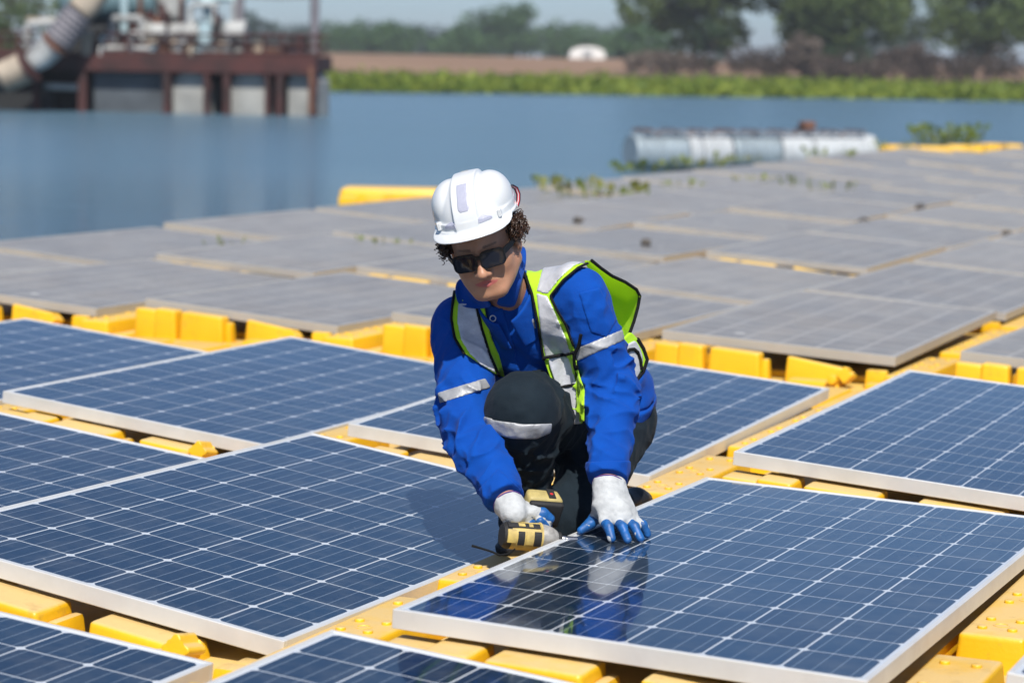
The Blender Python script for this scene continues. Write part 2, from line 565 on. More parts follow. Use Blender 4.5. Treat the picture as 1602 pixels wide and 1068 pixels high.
# --- float under a panel: origin = lattice point, x along B2, y along A2
DECK = -0.175
def float_parts(z0=0.0, ts=R(4.95), rise=0.0):
    """z0 = height of the panel's left edge, ts = its tilt; the support blocks reach up to the frame"""
    def tp(x): return z0 - 0.047 + rise - x * math.sin(ts)
    yb = 0.06 if rise == 0 else -0.004          # raised blocks stop short of the frame
    yf = -0.3 * rise
    d = {}
    bm = nb()
    add_box(bm, (0.015, -0.165, -0.52), (0.965, 1.94, DECK), 0.03, 3)
    add_box(bm, (0.02, 0.10, DECK - .02), (0.96, 1.86, min(DECK + .03, tp(1.0) - .01)), 0.01, 2)
    d['hull'] = [bm]
    bm = nb()
    add_box(bm, (-0.01, -0.085, DECK - 0.01), (0.108, yb, tp(0)), 0.012, 3, taper=0.006, top=(tp(0) - .010, tp(.105) - .010))
    add_box(bm, (0.096, -0.092, DECK - 0.01), (0.212, yb, tp(.1)), 0.012, 3, taper=0.006, top=(tp(.1), tp(.21)))
    d['support_block'] = [bm]
    bm = nb()
    add_box(bm, (0.218, -0.066, DECK - 0.01), (0.25, yb, tp(.22) - .030), 0.010, 2, taper=0.004)
    add_box(bm, (0.232, -0.092, DECK - 0.01), (0.455, yb, tp(.23)), 0.012, 3, taper=0.007, top=(tp(.232), tp(.455)))
    add_box(bm, (0.445, -0.060, DECK - 0.01), (0.485, yb, tp(.45) - .025), 0.012, 2, taper=0.006)
    d['support_block'].append(bm)
    bm = nb()
    add_box(bm, (0.548, -0.055, DECK - 0.01), (0.80, yb, tp(.55)), 0.012, 3, taper=0.008, top=(tp(.55), min(tp(.80), -.10)))
    add_box(bm, (0.575, -0.135, DECK - 0.01), (0.80, -0.045, -0.148), 0.012, 2, taper=0.008)
    d['support_block'].append(bm)
    bm = nb()
    add_box(bm, (0.90, -0.125, DECK - 0.01), (0.965, -0.06, -0.145), 0.010, 2, taper=0.005)
    d['stop_block'] = [bm]
    bm = nb()
    add_box(bm, (0.88, -0.05, DECK - 0.01), (0.975, max(yb, -.004), min(tp(.98), -.10)), 0.010, 2, taper=0.005)
    d['stop_block'].append(bm)
    # lobed connecting pin
    bm = nb()
    outl = []
    for k in range(48):
        a = 2 * math.pi * k / 48
        r = 0.027 + 0.0065 * math.cos(4 * a)
        outl.append((r * math.cos(a), r * math.sin(a)))
    add_prism(bm, outl, -0.036, 0.036, 0.0045, Matrix.Translation((0.82, -0.095, -0.122)) @ Matrix.Rotation(R(80), 4, 'X') @ Matrix.Rotation(R(0), 4, 'Z'), 4)
    add_prism(bm, [(0.02 * math.cos(2 * math.pi * k / 14), 0.02 * math.sin(2 * math.pi * k / 14)) for k in range(14)], -0.10, 0.06, 0.006, Matrix.Translation((0.775, -0.10, -0.145)) @ Matrix.Rotation(R(80), 4, 'X'))
    d['connecting_pin'] = [bm]
    return d
def float_set(mat, *args):
    return {k: [mesh_of(k, b, mat, True, 40 if k != 'connecting_pin' else 50) for b in v] for k, v in float_parts(*args).items()}
FPF = float_set(M['yellow_faded'], 0.0, R(3.6), .016)

def panel_float(t, s, label, parts, dz=0.0):
    e = empty('panel_float', mat=lattice_mat(t, s, dz))
    tag(e, label, 'float', 'yellow floats under the panels')
    for k, v in parts.items():
        for me in v: link(k, me, e)
    return e

# --- walkway float in the gap right of a panel: hull, two raised blocks, pegs on them
bm = nb()
add_box(bm, (0.975, -0.165, -0.50), (1.245, 1.94, -0.19), 0.03, 3)
WH = mesh_of('hull', bm, M['yellow'], True, 40)
WB = []
SPAN = ((-0.13, 0.59), (0.78, 1.82))
WTOP = -0.108
for y0, y1 in SPAN:
    bm = nb()
    add_box(bm, (0.975, y0, -0.2), (1.135, y1, WTOP), 0.012, 3, taper=0.008)
    WB.append(mesh_of('raised_block', bm, M['yellow'], True, 40))
bm = nb()
add_lathe(bm, [(0.0112, 0), (0.0112, 0.0055), (0.0095, 0.0075), (0.004, 0.0078)], 12)
PEG = mesh_of('peg', bm, M['yellow'], True, 50)
bm = nb()
add_lathe(bm, [(0.019, -0.001), (0.019, 0.0012), (0.014, 0.0018), (0.012, -0.0006), (0.003, -0.0007)], 16)
DIMPLE = mesh_of('socket', bm, M['yellow'], True, 40)
bm = nb()
add_box(bm, (1.150, -0.14, -0.2), (1.238, 1.9, -0.160), 0.012, 2, taper=0.006)
WR = mesh_of('edge_rail', bm, M['yellow'], True, 40)
faded_copy = {}
def fad(me):
    if me.name not in faded_copy:
        c = me.copy()
        c.materials[0] = M['yellow_faded']
        faded_copy[me.name] = c
    return faded_copy[me.name]

def walkway_float(t, s, label, faded=False, pegs=True, dz=0.0):
    e = empty('walkway_float', mat=lattice_mat(t, s, dz))
    tag(e, label, 'float', 'yellow walkway floats between the panel columns')
    f = fad if faded else (lambda m: m)
    link('hull', f(WH), e)
    link('edge_rail', f(WR), e)
    for (y0, y1), me in zip(SPAN, WB):
        b = link('raised_block', f(me), e)
        if not pegs: continue
        y = y0 + 0.07
        k = 0
        while y < y1 - 0.04:
            for x in (1.022, 1.088):
                link('peg', f(PEG), b, (x, y, WTOP - 0.001))
            k += 1
            if k % 2 == 0:
                link('socket', f(DIMPLE), b, (1.055, y - 0.045, WTOP - 0.0002))
            y += 0.09 if k % 2 else 0.19
    return e

# near rows, panel by panel as the photograph shows them: (row, column, location, dyaw, tilt along, tilt across)
TS, TL = 4.947, 0.25
near = {
 (0, 0): ((-.233, 4.781, -.010), .07, .53, -3.23, 'dark blue solar panel that the worker presses with his spread hand'),
 (0, -1): ((-1.367, 5.297, .027), -.09, .92, 3.14, 'large dark blue solar panel left of the worker, beside the drill'),
 (1, 0): ((.639, 6.771, .005), .32, -.81, -1.04, 'dark blue solar panel right of the worker, behind the panel he touches'),
 (1, -1): ((-.501, 7.324, -.019), -.59, -1.04, -.25, 'dark blue solar panel directly behind the kneeling worker'),
 (1, -2): ((-1.667, 7.793, -.003), -.04, .08, .90, 'dark blue solar panel behind left, filling the space before the dusty rows'),
 (-1, 0): ((-1.127, 2.844, 0), .16, .32, 0, 'dark blue solar panel cut off by the bottom edge, in the middle'),
 (-1, -1): ((-2.271, 3.284, 0), .17, 0, .48, 'dark blue solar panel cut off at the bottom left corner'),
 (0, -2): (tuple(lattice(0.0, -2 * SB, 0.0) + Vector((-.02, .02, 0))), 0, .1, 1.6, 'dark blue solar panel cut off by the left edge, middle height'),
 (1, -3): (tuple(lattice(SA + .02, -3 * SB - .01, 0.0)), 0, .1, .6, 'dark blue solar panel at the left edge, farthest back of the clean ones'),
 (0, 1): (tuple(lattice(0.03, SB - 0.01, 0.0)), 0, 0, 0, 'solar panel corner just showing at the right edge of the picture'),
}
names = {(0, 0): 'panel the worker presses', (0, -1): 'large panel left of the worker', (1, 0): 'panel right of the worker', (1, -1): 'panel behind the worker',
         (1, -2): 'clean panel behind left', (-1, 0): 'panel at bottom middle', (-1, -1): 'panel at bottom left corner', (0, -2): 'panel at left edge, middle height',
         (1, -3): 'farthest clean panel at left edge', (0, 1): 'panel corner at right edge'}
for (i, j), (loc, dy, tl, ts, lab) in near.items():
    ts = max(ts, -3.23)
    dark_panel(lattice_mat(Vector(loc), None, 0, R(dy), R(TL + tl), R(TS + ts)), lab)
    dz = {(0, 0): -0.008, (0, -1): -0.03}.get((i, j), -0.004)
    panel_float(i * SA + (0.03 if i > 0 else 0), j * SB, 'yellow moulded float under the ' + names[(i, j)], float_set(M['yellow'], loc[2] - .004, R(TS + ts)), 0.0)
    if (i, j) != (0, 1):
        walkway_float(i * SA + (0.03 if i > 0 else 0), j * SB, 'yellow walkway float along the right side of the ' + names[(i, j)], dz=dz if (i, j) != (0, -1) else -0.018)

# far rows: same lattice, start after a cross walkway
GROW0, GSTEP, NROW = 2.35 * SA, 0.98 * SA, 12
def vis(t, s, margin=90):
    P = np.array([lattice(t + y, s + x, 0) for x in (0, PSH) for y in (0, PL)])
    u, v, d = pix(P)
    return u.max() > -margin and u.min() < PW + margin and v.max() > 0
rnd = random.Random(7)
seen = set()
for k in range(NROW):
    for j in range(-5, 9):
        t, s = GROW0 + k * GSTEP, j * SB
        if not vis(t, s, 120 if k < 6 else 60): continue
        seen.add((k, j))
        row, colm = ordinal(k + 1), ordinal(j + 6)
        wob = rnd.gauss(0, .35)
        grey_panel(lattice_mat(t, s, rnd.uniform(-.006, .006), R(rnd.gauss(0, .25)), R(.25 + wob), R(3.6 + rnd.gauss(0, .4))),
                   f'dusty grey solar panel, {row} dusty row from front, {colm} column from left water edge')
        nm = f'dusty panel in {row} dusty row, {colm} column from left'
        panel_float(t, s, 'yellow float under the ' + nm, FPF)
        walkway_float(t, s, 'yellow walkway strip right of the ' + nm, faded=True, pegs=(k == 0))
for k in range(NROW):
    if (k, -5) in seen or k >= 1:
        if vis(GROW0 + k * GSTEP, -6 * SB, 60):
            walkway_float(GROW0 + k * GSTEP, -6 * SB, f'yellow rim float along the open water, beside {ordinal(k + 1)} dusty row', faded=True, pegs=False)
# cross walkway between the clean and the dusty rows
bm = nb()
add_box(bm, (-0.25, 0, -0.5), (0.99, 0.70, -0.165), 0.025, 3)
for q in range(4):
    add_box(bm, (-0.2 + q * .29, .06, -.17), (-.2 + q * .29 + .22, .62, -.150), 0.008, 2, taper=.006)
CW = mesh_of('cross_walkway_float', bm, M['yellow_faded'], True, 40)
xl = {-4: 'leftmost', -3: 'second from left', -2: 'third from left', -1: 'behind the worker', 0: 'right of the worker', 1: 'rightmost'}
for j in range(-4, 2):
    o = link('cross_walkway_float', CW)
    o.matrix_world = lattice_mat(SA + PL + 0.08, j * SB, 0)
    tag(o, f'flat yellow float of the cross walkway before the dusty rows, {xl[j]}', 'float', 'yellow cross walkway floats')
# ------------------------------------------------------------------ far bank: plants, trees, shed
M['hyacinth'] = leaf_mat('water_hyacinth_leaf', (0.12, 0.19, 0.025), (0.27, 0.32, 0.04), 0.4)
M['hyacinth_dry'] = leaf_mat('withered_hyacinth_leaf', (0.24, 0.24, 0.08), (0.16, 0.22, 0.05), 0.35)
M['leaf_mid'] = leaf_mat('mid_green_leaf', (0.075, 0.125, 0.032), (0.165, 0.225, 0.065), 0.5)
M['leaf_dark'] = leaf_mat('dark_green_leaf', (0.026, 0.055, 0.024), (0.052, 0.090, 0.034), 0.25)
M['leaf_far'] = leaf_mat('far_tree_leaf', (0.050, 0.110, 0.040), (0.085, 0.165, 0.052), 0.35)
M['leaf_far_haze'] = leaf_mat('far_tree_leaf_haze_tint', (0.040, 0.072, 0.062), (0.060, 0.095, 0.075), 0.2)  # blue of the distant haze is mixed into this leaf colour
M['twig'] = leaf_mat('dry_twig', (0.11, 0.085, 0.065), (0.16, 0.13, 0.105), 0.1)
M['twig_dark'] = leaf_mat('dark_dry_twig', (0.050, 0.036, 0.028), (0.085, 0.062, 0.048), 0.1)
M['bark'] = simple('bark', (0.13, 0.10, 0.08), 0.9, var=0.4, vscale=3)
M['white_wall'] = simple('white_sheeting', (0.78, 0.78, 0.76), 0.5, var=0.1, vscale=1.5)

def leaves_mesh(name, centers, normals_rnd, sizes, mat, rng, aspect=0.6, upright=0.0):
    """one quad leaf per centre, turned at random"""
    n = len(centers)
    d = rng.normal(size=(n, 3))
    d[:, 2] += upright * np.abs(rng.normal(size=n)) * 2
    d /= np.linalg.norm(d, axis=1)[:, None]
    r = rng.normal(size=(n, 3))
    w = np.cross(d, r)
    w /= np.linalg.norm(w, axis=1)[:, None]
    s = sizes[:, None]
    v = np.empty((n, 4, 3))
    v[:, 0] = centers - d * s * .5
    v[:, 1] = centers + w * s * aspect * .5
    v[:, 2] = centers + d * s * .5
    v[:, 3] = centers - w * s * aspect * .5
    me = bpy.data.meshes.new(name)
    me.vertices.add(n * 4)
    me.vertices.foreach_set('co', v.reshape(-1))
    me.loops.add(n * 4)
    me.loops.foreach_set('vertex_index', np.arange(n * 4, dtype=np.int32))
    me.polygons.add(n)
    me.polygons.foreach_set('loop_start', np.arange(0, n * 4, 4, dtype=np.int32))
    me.materials.append(mat)
    me.update()
    me.validate()
    return me

def tree(name, base, height, spread, label, cat, mat, seed, leaves=2600, leaf=0.35, crown0=0.28, clusters=34, group=None, trunk=None, gap=0.85, bark='bark'):
    rng = np.random.default_rng(seed)
    e = empty(name, base)
    tag(e, label, cat, group)
    cs, rs = [], []
    while len(cs) < clusters:
        p = rng.uniform(-1, 1, 3)
        l = np.linalg.norm(p)
        if l > 1 or l < 0.35: continue
        # a rounded crown, wider at two thirds of its height, uneven
        z = (p[2] + 1) / 2
        wz = 0.62 + 0.5 * math.sin(math.pi * min(1, z * 0.9 + .12))
        ang = math.atan2(p[1], p[0])
        lob = 1 + .22 * math.sin(ang * 3 + seed) + .15 * math.sin(ang * 5 + seed * 2)
        cs.append((p[0] * spread * wz * lob, p[1] * spread * wz * lob, height * (crown0 + (1 - crown0) * z * .93)))
        rs.append(rng.uniform(0.22, 0.5) * spread * gap)
    cs = np.array(cs)
    rs = np.array(rs)
    w = rs ** 2
    idx = rng.choice(len(cs), leaves, p=w / w.sum())
    dirs = rng.normal(size=(leaves, 3))
    dirs /= np.linalg.norm(dirs, axis=1)[:, None]
    rad = rng.uniform(0.35, 1.1, leaves) ** .6
    pts = cs[idx] + dirs * (rs[idx] * rad)[:, None] * np.array((1, 1, .75))
    link('crown', leaves_mesh('crown', pts, None, rng.uniform(.6, 1.4, leaves) * leaf, mat, rng), e)
    bm = nb()
    tr = trunk if trunk else height * 0.022
    top = Vector((rng.normal() * .05 * height, rng.normal() * .05 * height, height * 0.72))
    mid = Vector((top.x * .3 + rng.normal() * .02 * height, top.y * .4, height * .36))
    add_tube(bm, [(0, 0, -0.4), mid * .5, mid, (mid + top) / 2, top], [tr * 1.25, tr, tr * .85, tr * .6, tr * .25], 8)
    obj('trunk', bm, M[bark], e)
    for c in cs[:: 2]:
        bm = nb()
        k = rng.uniform(.35, .8)
        a = mid.lerp(top, k) if c[2] > mid.z else mid
        c = Vector(c)
        add_tube(bm, [a, a.lerp(c, .5) + Vector((0, 0, -.03 * height)), c], [tr * .45, tr * .3, tr * .1], 5)
        obj('limb', bm, M[bark], e)
    return e

def far_pos(u, dist, z):
    p = at_d(u, 100, dist)
    return Vector((p.x, p.y, z))

NT = 'trees on the far bank'
tree('broad_tree', far_pos(1085, 205, .9), 12.0, 5.2, 'tall spreading green tree on the far bank, left of the pair above the drums', 'tree', M['leaf_mid'], 11, 12000, .55, .10, 60, NT, gap=.85)
tree('broad_tree', far_pos(1295, 200, .9), 12.5, 5.6, 'tallest dense green tree on the far bank, right of the pair above the drums', 'tree', M['leaf_mid'], 12, 15000, .55, .08, 70, NT, gap=.9)
tree('broad_tree', far_pos(1545, 203, .9), 9.5, 5.6, 'loose green tree on the far bank at the right edge of the picture', 'tree', M['leaf_mid'], 13, 9000, .5, .15, 50, NT, gap=.8)
tree('dark_shrub', far_pos(1112, 198, .6), 4.6, 1.6, 'narrow dark green shrub under the left big tree', 'shrub', M['leaf_dark'], 14, 2200, .3, .02, 20, NT)
tree('dark_shrub', far_pos(1340, 195, .6), 3.9, 2.2, 'round dark green shrub under the right big tree', 'shrub', M['leaf_dark'], 15, 2200, .3, .02, 20, NT)
tree('dry_bush', far_pos(1258, 192, .4), 3.5, 1.9, 'pale grey brown leafless bush before the big trees', 'bush', M['twig'], 16, 2600, .42, .05, 24, 'dry bushes on the far bank', gap=.85)
tree('dry_bush', far_pos(1432, 194, .3), 2.4, 2.7, 'dark brown dry bush between the big trees and the right edge', 'bush', M['twig_dark'], 17, 2600, .36, .0, 22, 'dry bushes on the far bank')
tree('dry_bush', far_pos(1030, 198, .4), 1.6, 2.6, 'low brown dry bush beside the white shed', 'bush', M['twig'], 18, 1900, .36, .0, 20, 'dry bushes on the far bank')
tree('dry_bush', far_pos(1180, 190, .4), 1.6, 3.6, 'low dark brown brush at the foot of the left big tree', 'bush', M['twig_dark'], 19, 1800, .32, .0, 20, 'dry bushes on the far bank')
tree('dry_bush', far_pos(1345, 188, .3), 1.5, 3.6, 'low dark brush at the foot of the right big tree', 'bush', M['twig_dark'], 20, 1800, .32, .0, 20, 'dry bushes on the far bank')
tree('dry_bush', far_pos(1550, 190, .4), 1.8, 3.8, 'low brown brush at the right edge before the loose tree', 'bush', M['twig_dark'], 21, 1800, .32, .0, 20, 'dry bushes on the far bank')
tree('broad_tree', far_pos(15, 150, .3), 7.2, 3.6, 'green tree behind the pump barge at the left edge', 'tree', M['leaf_mid'], 22, 3600, .34, .02, 36, NT)
far = [(395, 330, 5.6, 2.9, 1, 'small pointed bluish tree just right of the barge pole'), (455, 420, 4.6, 6, 1, 'low bluish tree line piece between the barge poles'),
       (540, 360, 5.2, 4.6, 0, 'round green tree at the right end of the barge'), (602, 352, 5.4, 4.4, 0, 'second round green tree right of the barge'),
       (662, 372, 4.9, 4.6, 1, 'bluish low tree left of the tall far tree'), (717, 345, 4.2, 4.2, 0, 'short bushy tree left of the tall far tree'),
       (640, 420, 6.0, 6.0, 1, 'far bluish tree behind the round green ones'), (770, 350, 8.9, 3.9, 0, 'tall far tree in the middle of the tree line'),
       (815, 352, 8.3, 3.7, 0, 'tall far tree right beside the tallest of the tree line'), (868, 365, 6.4, 4.6, 0, 'green tree left of the white shed'),
       (915, 385, 6.0, 5.2, 0, 'green tree behind the white shed'), (968, 400, 5.8, 5.2, 1, 'bluish tree right of the white shed'),
       (740, 430, 6.2, 6.5, 1, 'far bluish tree behind the tall pair'), (1420, 420, 7.5, 5, 1, 'far bluish tree in the gap between the right trees'),
       (1010, 300, 5.2, 3.6, 0, 'small green tree at the left foot of the big trees'), (500, 430, 5.2, 6, 1, 'far bluish tree behind the barge railing end'),
       (570, 440, 5.6, 6, 1, 'far bluish tree above the two round trees'), (905, 450, 6.6, 6, 1, 'far bluish tree high behind the shed')]
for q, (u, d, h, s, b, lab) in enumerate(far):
    tree('far_tree', far_pos(u, d, 1.3), h, s, lab, 'tree', M['leaf_far_haze' if b else 'leaf_far'], 40 + q, 2200, .6, .02, 30, 'far tree line', gap=1.15)

# mat of water plants along the far shore
rng = np.random.default_rng(5)
n = 70000
x = rng.uniform(-48, 62, n)
tt = rng.uniform(0, 1, n) ** 1.5
y = np.array([shore(a) for a in x]) + tt * 72 + rng.normal(0, .6, n)
hh = .30 + .28 * np.sin(x * .35) * np.sin(y * .21) + .15 * np.sin(x * 1.3 + y * .6)
z = WATER_Z + .04 + np.abs(rng.normal(0.0, .36, n)) * np.clip(hh + .2, .1, .8) + tt * .12
o = link('water_plant_belt', leaves_mesh('water_plant_belt', np.stack([x, y, z], 1), None, rng.uniform(.25, .55, n), M['hyacinth'], rng, .75, .4))
tag(o, 'bright green belt of floating water plants along the far shore', 'water plants', None, 'stuff')
vs, fs = [], []
nx = 60
for iy in range(8):
    for ix in range(nx):
        xx = -50 + ix * (114 / (nx - 1))
        vs.append((xx, shore(xx) + .5 + iy * 10.4, WATER_Z + .03 + (.12 + .05 * math.sin(xx * .8 + iy * 2.1) if iy else 0) + iy * .03))
for iy in range(7):
    for ix in range(nx - 1):
        a = iy * nx + ix
        fs.append((a, a + 1, a + 1 + nx, a + nx))
M['mat_green'] = simple('plant_mat', (0.10, 0.13, 0.03), 0.9, var=.5, vscale=.8)
tag(pydata('plant_mat', vs, fs, M['mat_green']), 'dense green plant mat under the leaves of the far shore', 'water plants', None, 'stuff')

# white rounded shed
e = empty('white_shed', far_pos(918, 262, 1.55))
tag(e, 'small white round-topped shed on the brown far bank', 'shed')
bm = nb()
prof = [(1.95 * math.cos(math.pi * k / 16), 0.3 + 1.0 * math.sin(math.pi * k / 16) ** .8) for k in range(17)]
out = [(1.95, -.3)] + prof + [(-1.95, -.3)]
add_prism(bm, out, -1.8, 1.8, 0.05, Matrix.Rotation(R(90), 4, 'X'))
obj('covering', bm, M['white_wall'], e)
bm = nb()
add_box(bm, (-.5, -1.87, -.3), (.5, -1.8, 0.9), 0.01)
M['greyd'] = simple('grey_paint', (0.35, 0.36, 0.37), 0.6)
obj('door', bm, M['greyd'], e)

# ------------------------------------------------------------------ pump barge
M['rust'] = simple('rust_red_steel', (0.075, 0.022, 0.019), 0.8, var=.5, vscale=1.2, col2=(0.028, 0.013, 0.012))
M['rust_brown'] = simple('rust_brown_steel', (0.22, 0.10, 0.06), 0.85, var=.5, vscale=2)
M['dark_void'] = simple('dark_steel_and_shade', (0.020, 0.022, 0.024), 0.8)
M['plate'] = simple('grey_hull_plate', (0.085, 0.10, 0.115), 0.7, var=.45, vscale=.9)
M['concrete'] = simple('weathered_grey_tank', (0.36, 0.36, 0.34), 0.8, var=.3, vscale=1.2)
M['whitepaint'] = simple('dirty_white_paint', (0.50, 0.51, 0.50), 0.55, var=.55, vscale=2.2)
M['cream'] = simple('cream_painted_steel', (0.42, 0.35, 0.27), 0.65, var=.5, vscale=1.6)
M['bluegrey'] = simple('blue_grey_tank_paint', (0.13, 0.22, 0.25), 0.5, var=.3, vscale=1)
M['paleblue'] = simple('pale_blue_paint', (0.42, 0.56, 0.60), 0.5, var=.2)
M['hose'] = simple('black_rubber_hose', (0.025, 0.032, 0.038), 0.55)
M['polegrey'] = simple('weathered_pole', (0.20, 0.19, 0.21), 0.7)
pL, pR = at_z(0, 172, WATER_Z), at_z(490, 182, WATER_Z)
ex = (pR - pL)
SC = 490 / ex.length
ex.normalize()
ey = Vector((-ex.y, ex.x, 0))
bmat = Matrix(((ex.x, ey.x, 0, pL.x), (ex.y, ey.y, 0, pL.y), (0, 0, 1, WATER_Z), (0, 0, 0, 1)))
barge = empty('pump_barge', mat=bmat)
tag(barge, 'rusty pump barge with white pipes and railings moored at left', 'barge')
def bp(u, v, y=0.0):
    return Vector((u / SC, y, (172 + u * 10 / 490 - v) / SC))
def bbox(name, u0, v0, u1, v1, y0, y1, mat, bevel=.01, parent=barge):
    a, b = bp(u0, v1), bp(u1, v0)
    bm = nb()
    add_box(bm, (a.x, y0, a.z), (b.x, y1, b.z), bevel, 1)
    return obj(name, bm, M[mat], parent)
def btube(name, pts, rad, mat, n=14, parent=barge):
    bm = nb()
    add_tube(bm, [bp(*p) for p in pts], rad, n)
    return obj(name, bm, M[mat], parent)
bbox('deck', -140, 92, 494, 103, -.15, 2.3, 'rust')
bbox('deck_edge_beam', -140, 97, 497, 107, -.25, -.15, 'rust')
bbox('hull', -140, 115, 480, 185, 1.0, 2.1, 'dark_void')  # black box standing in for the shade in the voids under the deck
bbox('hull_plate', 146, 116, 257, 182, .15, .3, 'plate')
bbox('hull_plate', -140, 140, 80, 182, .25, .4, 'dark_void')
for u, hw in ((300, 29), (390, 29), (472, 22)):
    bm = nb()
    r = hw / SC
    c = bp(u, 112)
    out = [(r, -c.z - .25)] + [(r * math.cos(math.pi * k / 14), -r + r * math.sin(math.pi * k / 14)) for k in range(15)] + [(-r, -c.z - .25)]
    add_prism(bm, out, -1.9, 0.0, .03, Matrix.Translation((c.x, 0.06, c.z)) @ Matrix.Rotation(R(90), 4, 'X'))
    obj('pontoon', bm, M['concrete'], barge)
    bm = nb()
    rr = r + .05
    add_tube(bm, [(c.x + rr * math.cos(math.pi * k / 14), -.02, c.z - r + rr * math.sin(math.pi * k / 14)) for k in range(15)], .045, 6)
    obj('arch_rib', bm, M['rust'], barge)
for u, w in ((133, 13), (265, 11), (327, 9), (358, 11), (421, 7), (440, 11), (494, 6), (60, 9), (-20, 10)):
    bbox('column', u - w / 2, 110, u + w / 2, 184, -.22, -.02, 'rust')
btube('cross_pipe', [(70, 136, .1), (130, 138, .1)], .09, 'whitepaint')
bbox('fender', 486, 108, 492, 180, -.3, -.1, 'rust_brown')
# railing
for u in list(range(385, 500, 28)) + list(range(-60, 60, 30)) + [150, 200, 250, 300]:
    btube('railing_post', [(u, 95, .0), (u, 56, .0)], .05, 'rust', 6)
for v in (60, 74, 87):
    btube('rail', [(375, v - 7.6, 0), (497, v - 5, 0)] if False else [(375, v, 0), (499, v + 2, 0)], .05, 'rust', 6)
    btube('rail', [(150, v - 3, -.05), (376, v, -.05)], .036, 'rust', 6)
    btube('rail', [(-80, v - 9, 0), (60, v - 6, 0)], .03, 'rust', 6)
    btube('rail', [(375, v - 1, 2.2), (490, v + 1, 2.2)], .03, 'rust', 6)
for u, top in ((360, -60), (478, -60)):
    btube('mast', [(u, 96, 1.2), (u, top, 1.2)], .13, 'polegrey', 10)
btube('mast', [(155, 96, 2.2), (153, -60, 2.2)], .09, 'polegrey', 10)
btube('cable', [(360, -1, 1.2), (420, 3, 1.2), (478, 1, 1.2)], .02, 'polegrey', 5)
bbox('winch', 444, 60, 468, 96, .5, 1.3, 'dark_void', .05)
bbox('winch_guard', 436, 76, 478, 88, .3, .48, 'rust')
btube('winch_drum', [(448, 92, .2), (476, 92, .2)], .16, 'concrete')
# discharge pipe
btube('rubber_hose', [(-90, 150, -1.3), (-30, 140, -1.3), (8, 127, -1.25), (30, 121, -1.2)], .38, 'hose', 20)
btube('discharge_pipe', [(26, 123, -1.2), (64, 106, -1.1)], .42, 'cream', 22)
btube('pipe_flange', [(63, 107, -1.1), (70, 103, -1.1)], .47, 'rust', 22)
btube('pipe_section', [(69, 103, -1.1), (84, 90, -1.0), (104, 74, -1.0)], [.26, .36, .36], 'whitepaint', 20)
btube('pipe_flange', [(103, 75, -1.0), (108, 70, -1.0)], .42, 'rust_brown', 20)
k = 14
btube('corrugated_hose', [(108 + 34 * i / (k - 1), 70 - 46 * i / (k - 1), -1.0 + .1 * i / k) for i in range(k)], [.36 + (.05 if i % 2 else 0) for i in range(k)], 'polegrey', 18)
btube('upper_pipe', [(141, 25, -.9), (152, 12, -.8), (172, -22, -.6)], .38, 'cream', 20)
btube('storage_tank', [(70, 6, 1.75), (78, 6, 1.75), (214, 8, 1.75), (221, 8, 1.75)], [.35, .46, .46, .35], 'bluegrey', 22)
btube('storage_tank', [(238, 43, 1.9), (238, 38, 1.9), (238, -45, 1.9), (238, -52, 1.9)], [.25, .34, .34, .25], 'whitepaint', 22)
for a, b in (((72, 44, 1.5), (92, -8, 1.5)), ((200, 40, 1.5), (222, -8, 1.5))):
    bm = nb(); add_bar(bm, bp(*a), bp(*b), .12, .12); obj('tank_brace', bm, M['cream'], barge)
bbox('tank_stand', 80, 28, 215, 92, 1.65, 2.1, 'dark_void')
btube('pipe_frame', [(172, 95, .4), (172, 38, .4), (176, 33, .4), (212, 33, .4), (217, 38, .4), (217, 66, .4)], .105, 'whitepaint', 10)
btube('pipe_frame', [(39, 96, .3), (39, 46, .3), (43, 41, .3), (84, 38, .3)], .11, 'whitepaint', 10)
bbox('pipe_support', 36, 31, 88, 40, .35, .55, 'cream')
btube('pump_casing', [(208, 54, .8), (216, 54, .8), (290, 54, .8), (312, 54, .8)], [.16, .24, .24, .12], 'whitepaint', 18)
btube('pump_flange', [(293, 54, .8), (298, 54, .8)], .31, 'whitepaint', 18)
btube('pump_flange', [(222, 54, .8), (227, 54, .8)], .31, 'concrete', 18)
bbox('pump_pedestal', 216, 68, 241, 98, .5, 1.2, 'cream')
bbox('pump_pedestal', 250, 66, 262, 98, .5, 1.2, 'rust')
bbox('pump_pedestal', 268, 72, 298, 96, .5, 1.2, 'rust_brown')
bbox('gear_case', 186, 70, 202, 88, .3, .8, 'concrete', .05)
btube('valve_body', [(192, 96, .1), (174, 92, .1)], .16, 'cream')
btube('valve_body', [(140, 96, -.1), (140, 62, -.1), (148, 56, -.1)], .15, 'cream')
btube('bent_pipe', [(268, 40, 1.3), (269, 5, 1.3), (280, -10, 1.3), (296, -4, 1.3), (310, 10, 1.3), (314, 40, 1.3)], [.1, .1, .13, .2, .22, .14], 'paleblue', 14)
btube('valve_stem', [(268, 96, 1.2), (268, -30, 1.2)], .06, 'rust_brown', 8)
btube('cylinder_valve', [(315, 70, .5), (315, 40, .5)], .19, 'paleblue', 14)
btube('electric_motor', [(340, 55, .7), (346, 55, .7), (366, 55, .7)], [.2, .31, .31], 'whitepaint', 18)
btube('fan_cover', [(368, 55, .5), (380, 56, .5)], .33, 'whitepaint', 18)
bbox('motor_base', 336, 73, 384, 82, .3, 1.1, 'rust')
bbox('control_box', 328, 42, 339, 74, .4, .8, 'dark_void')
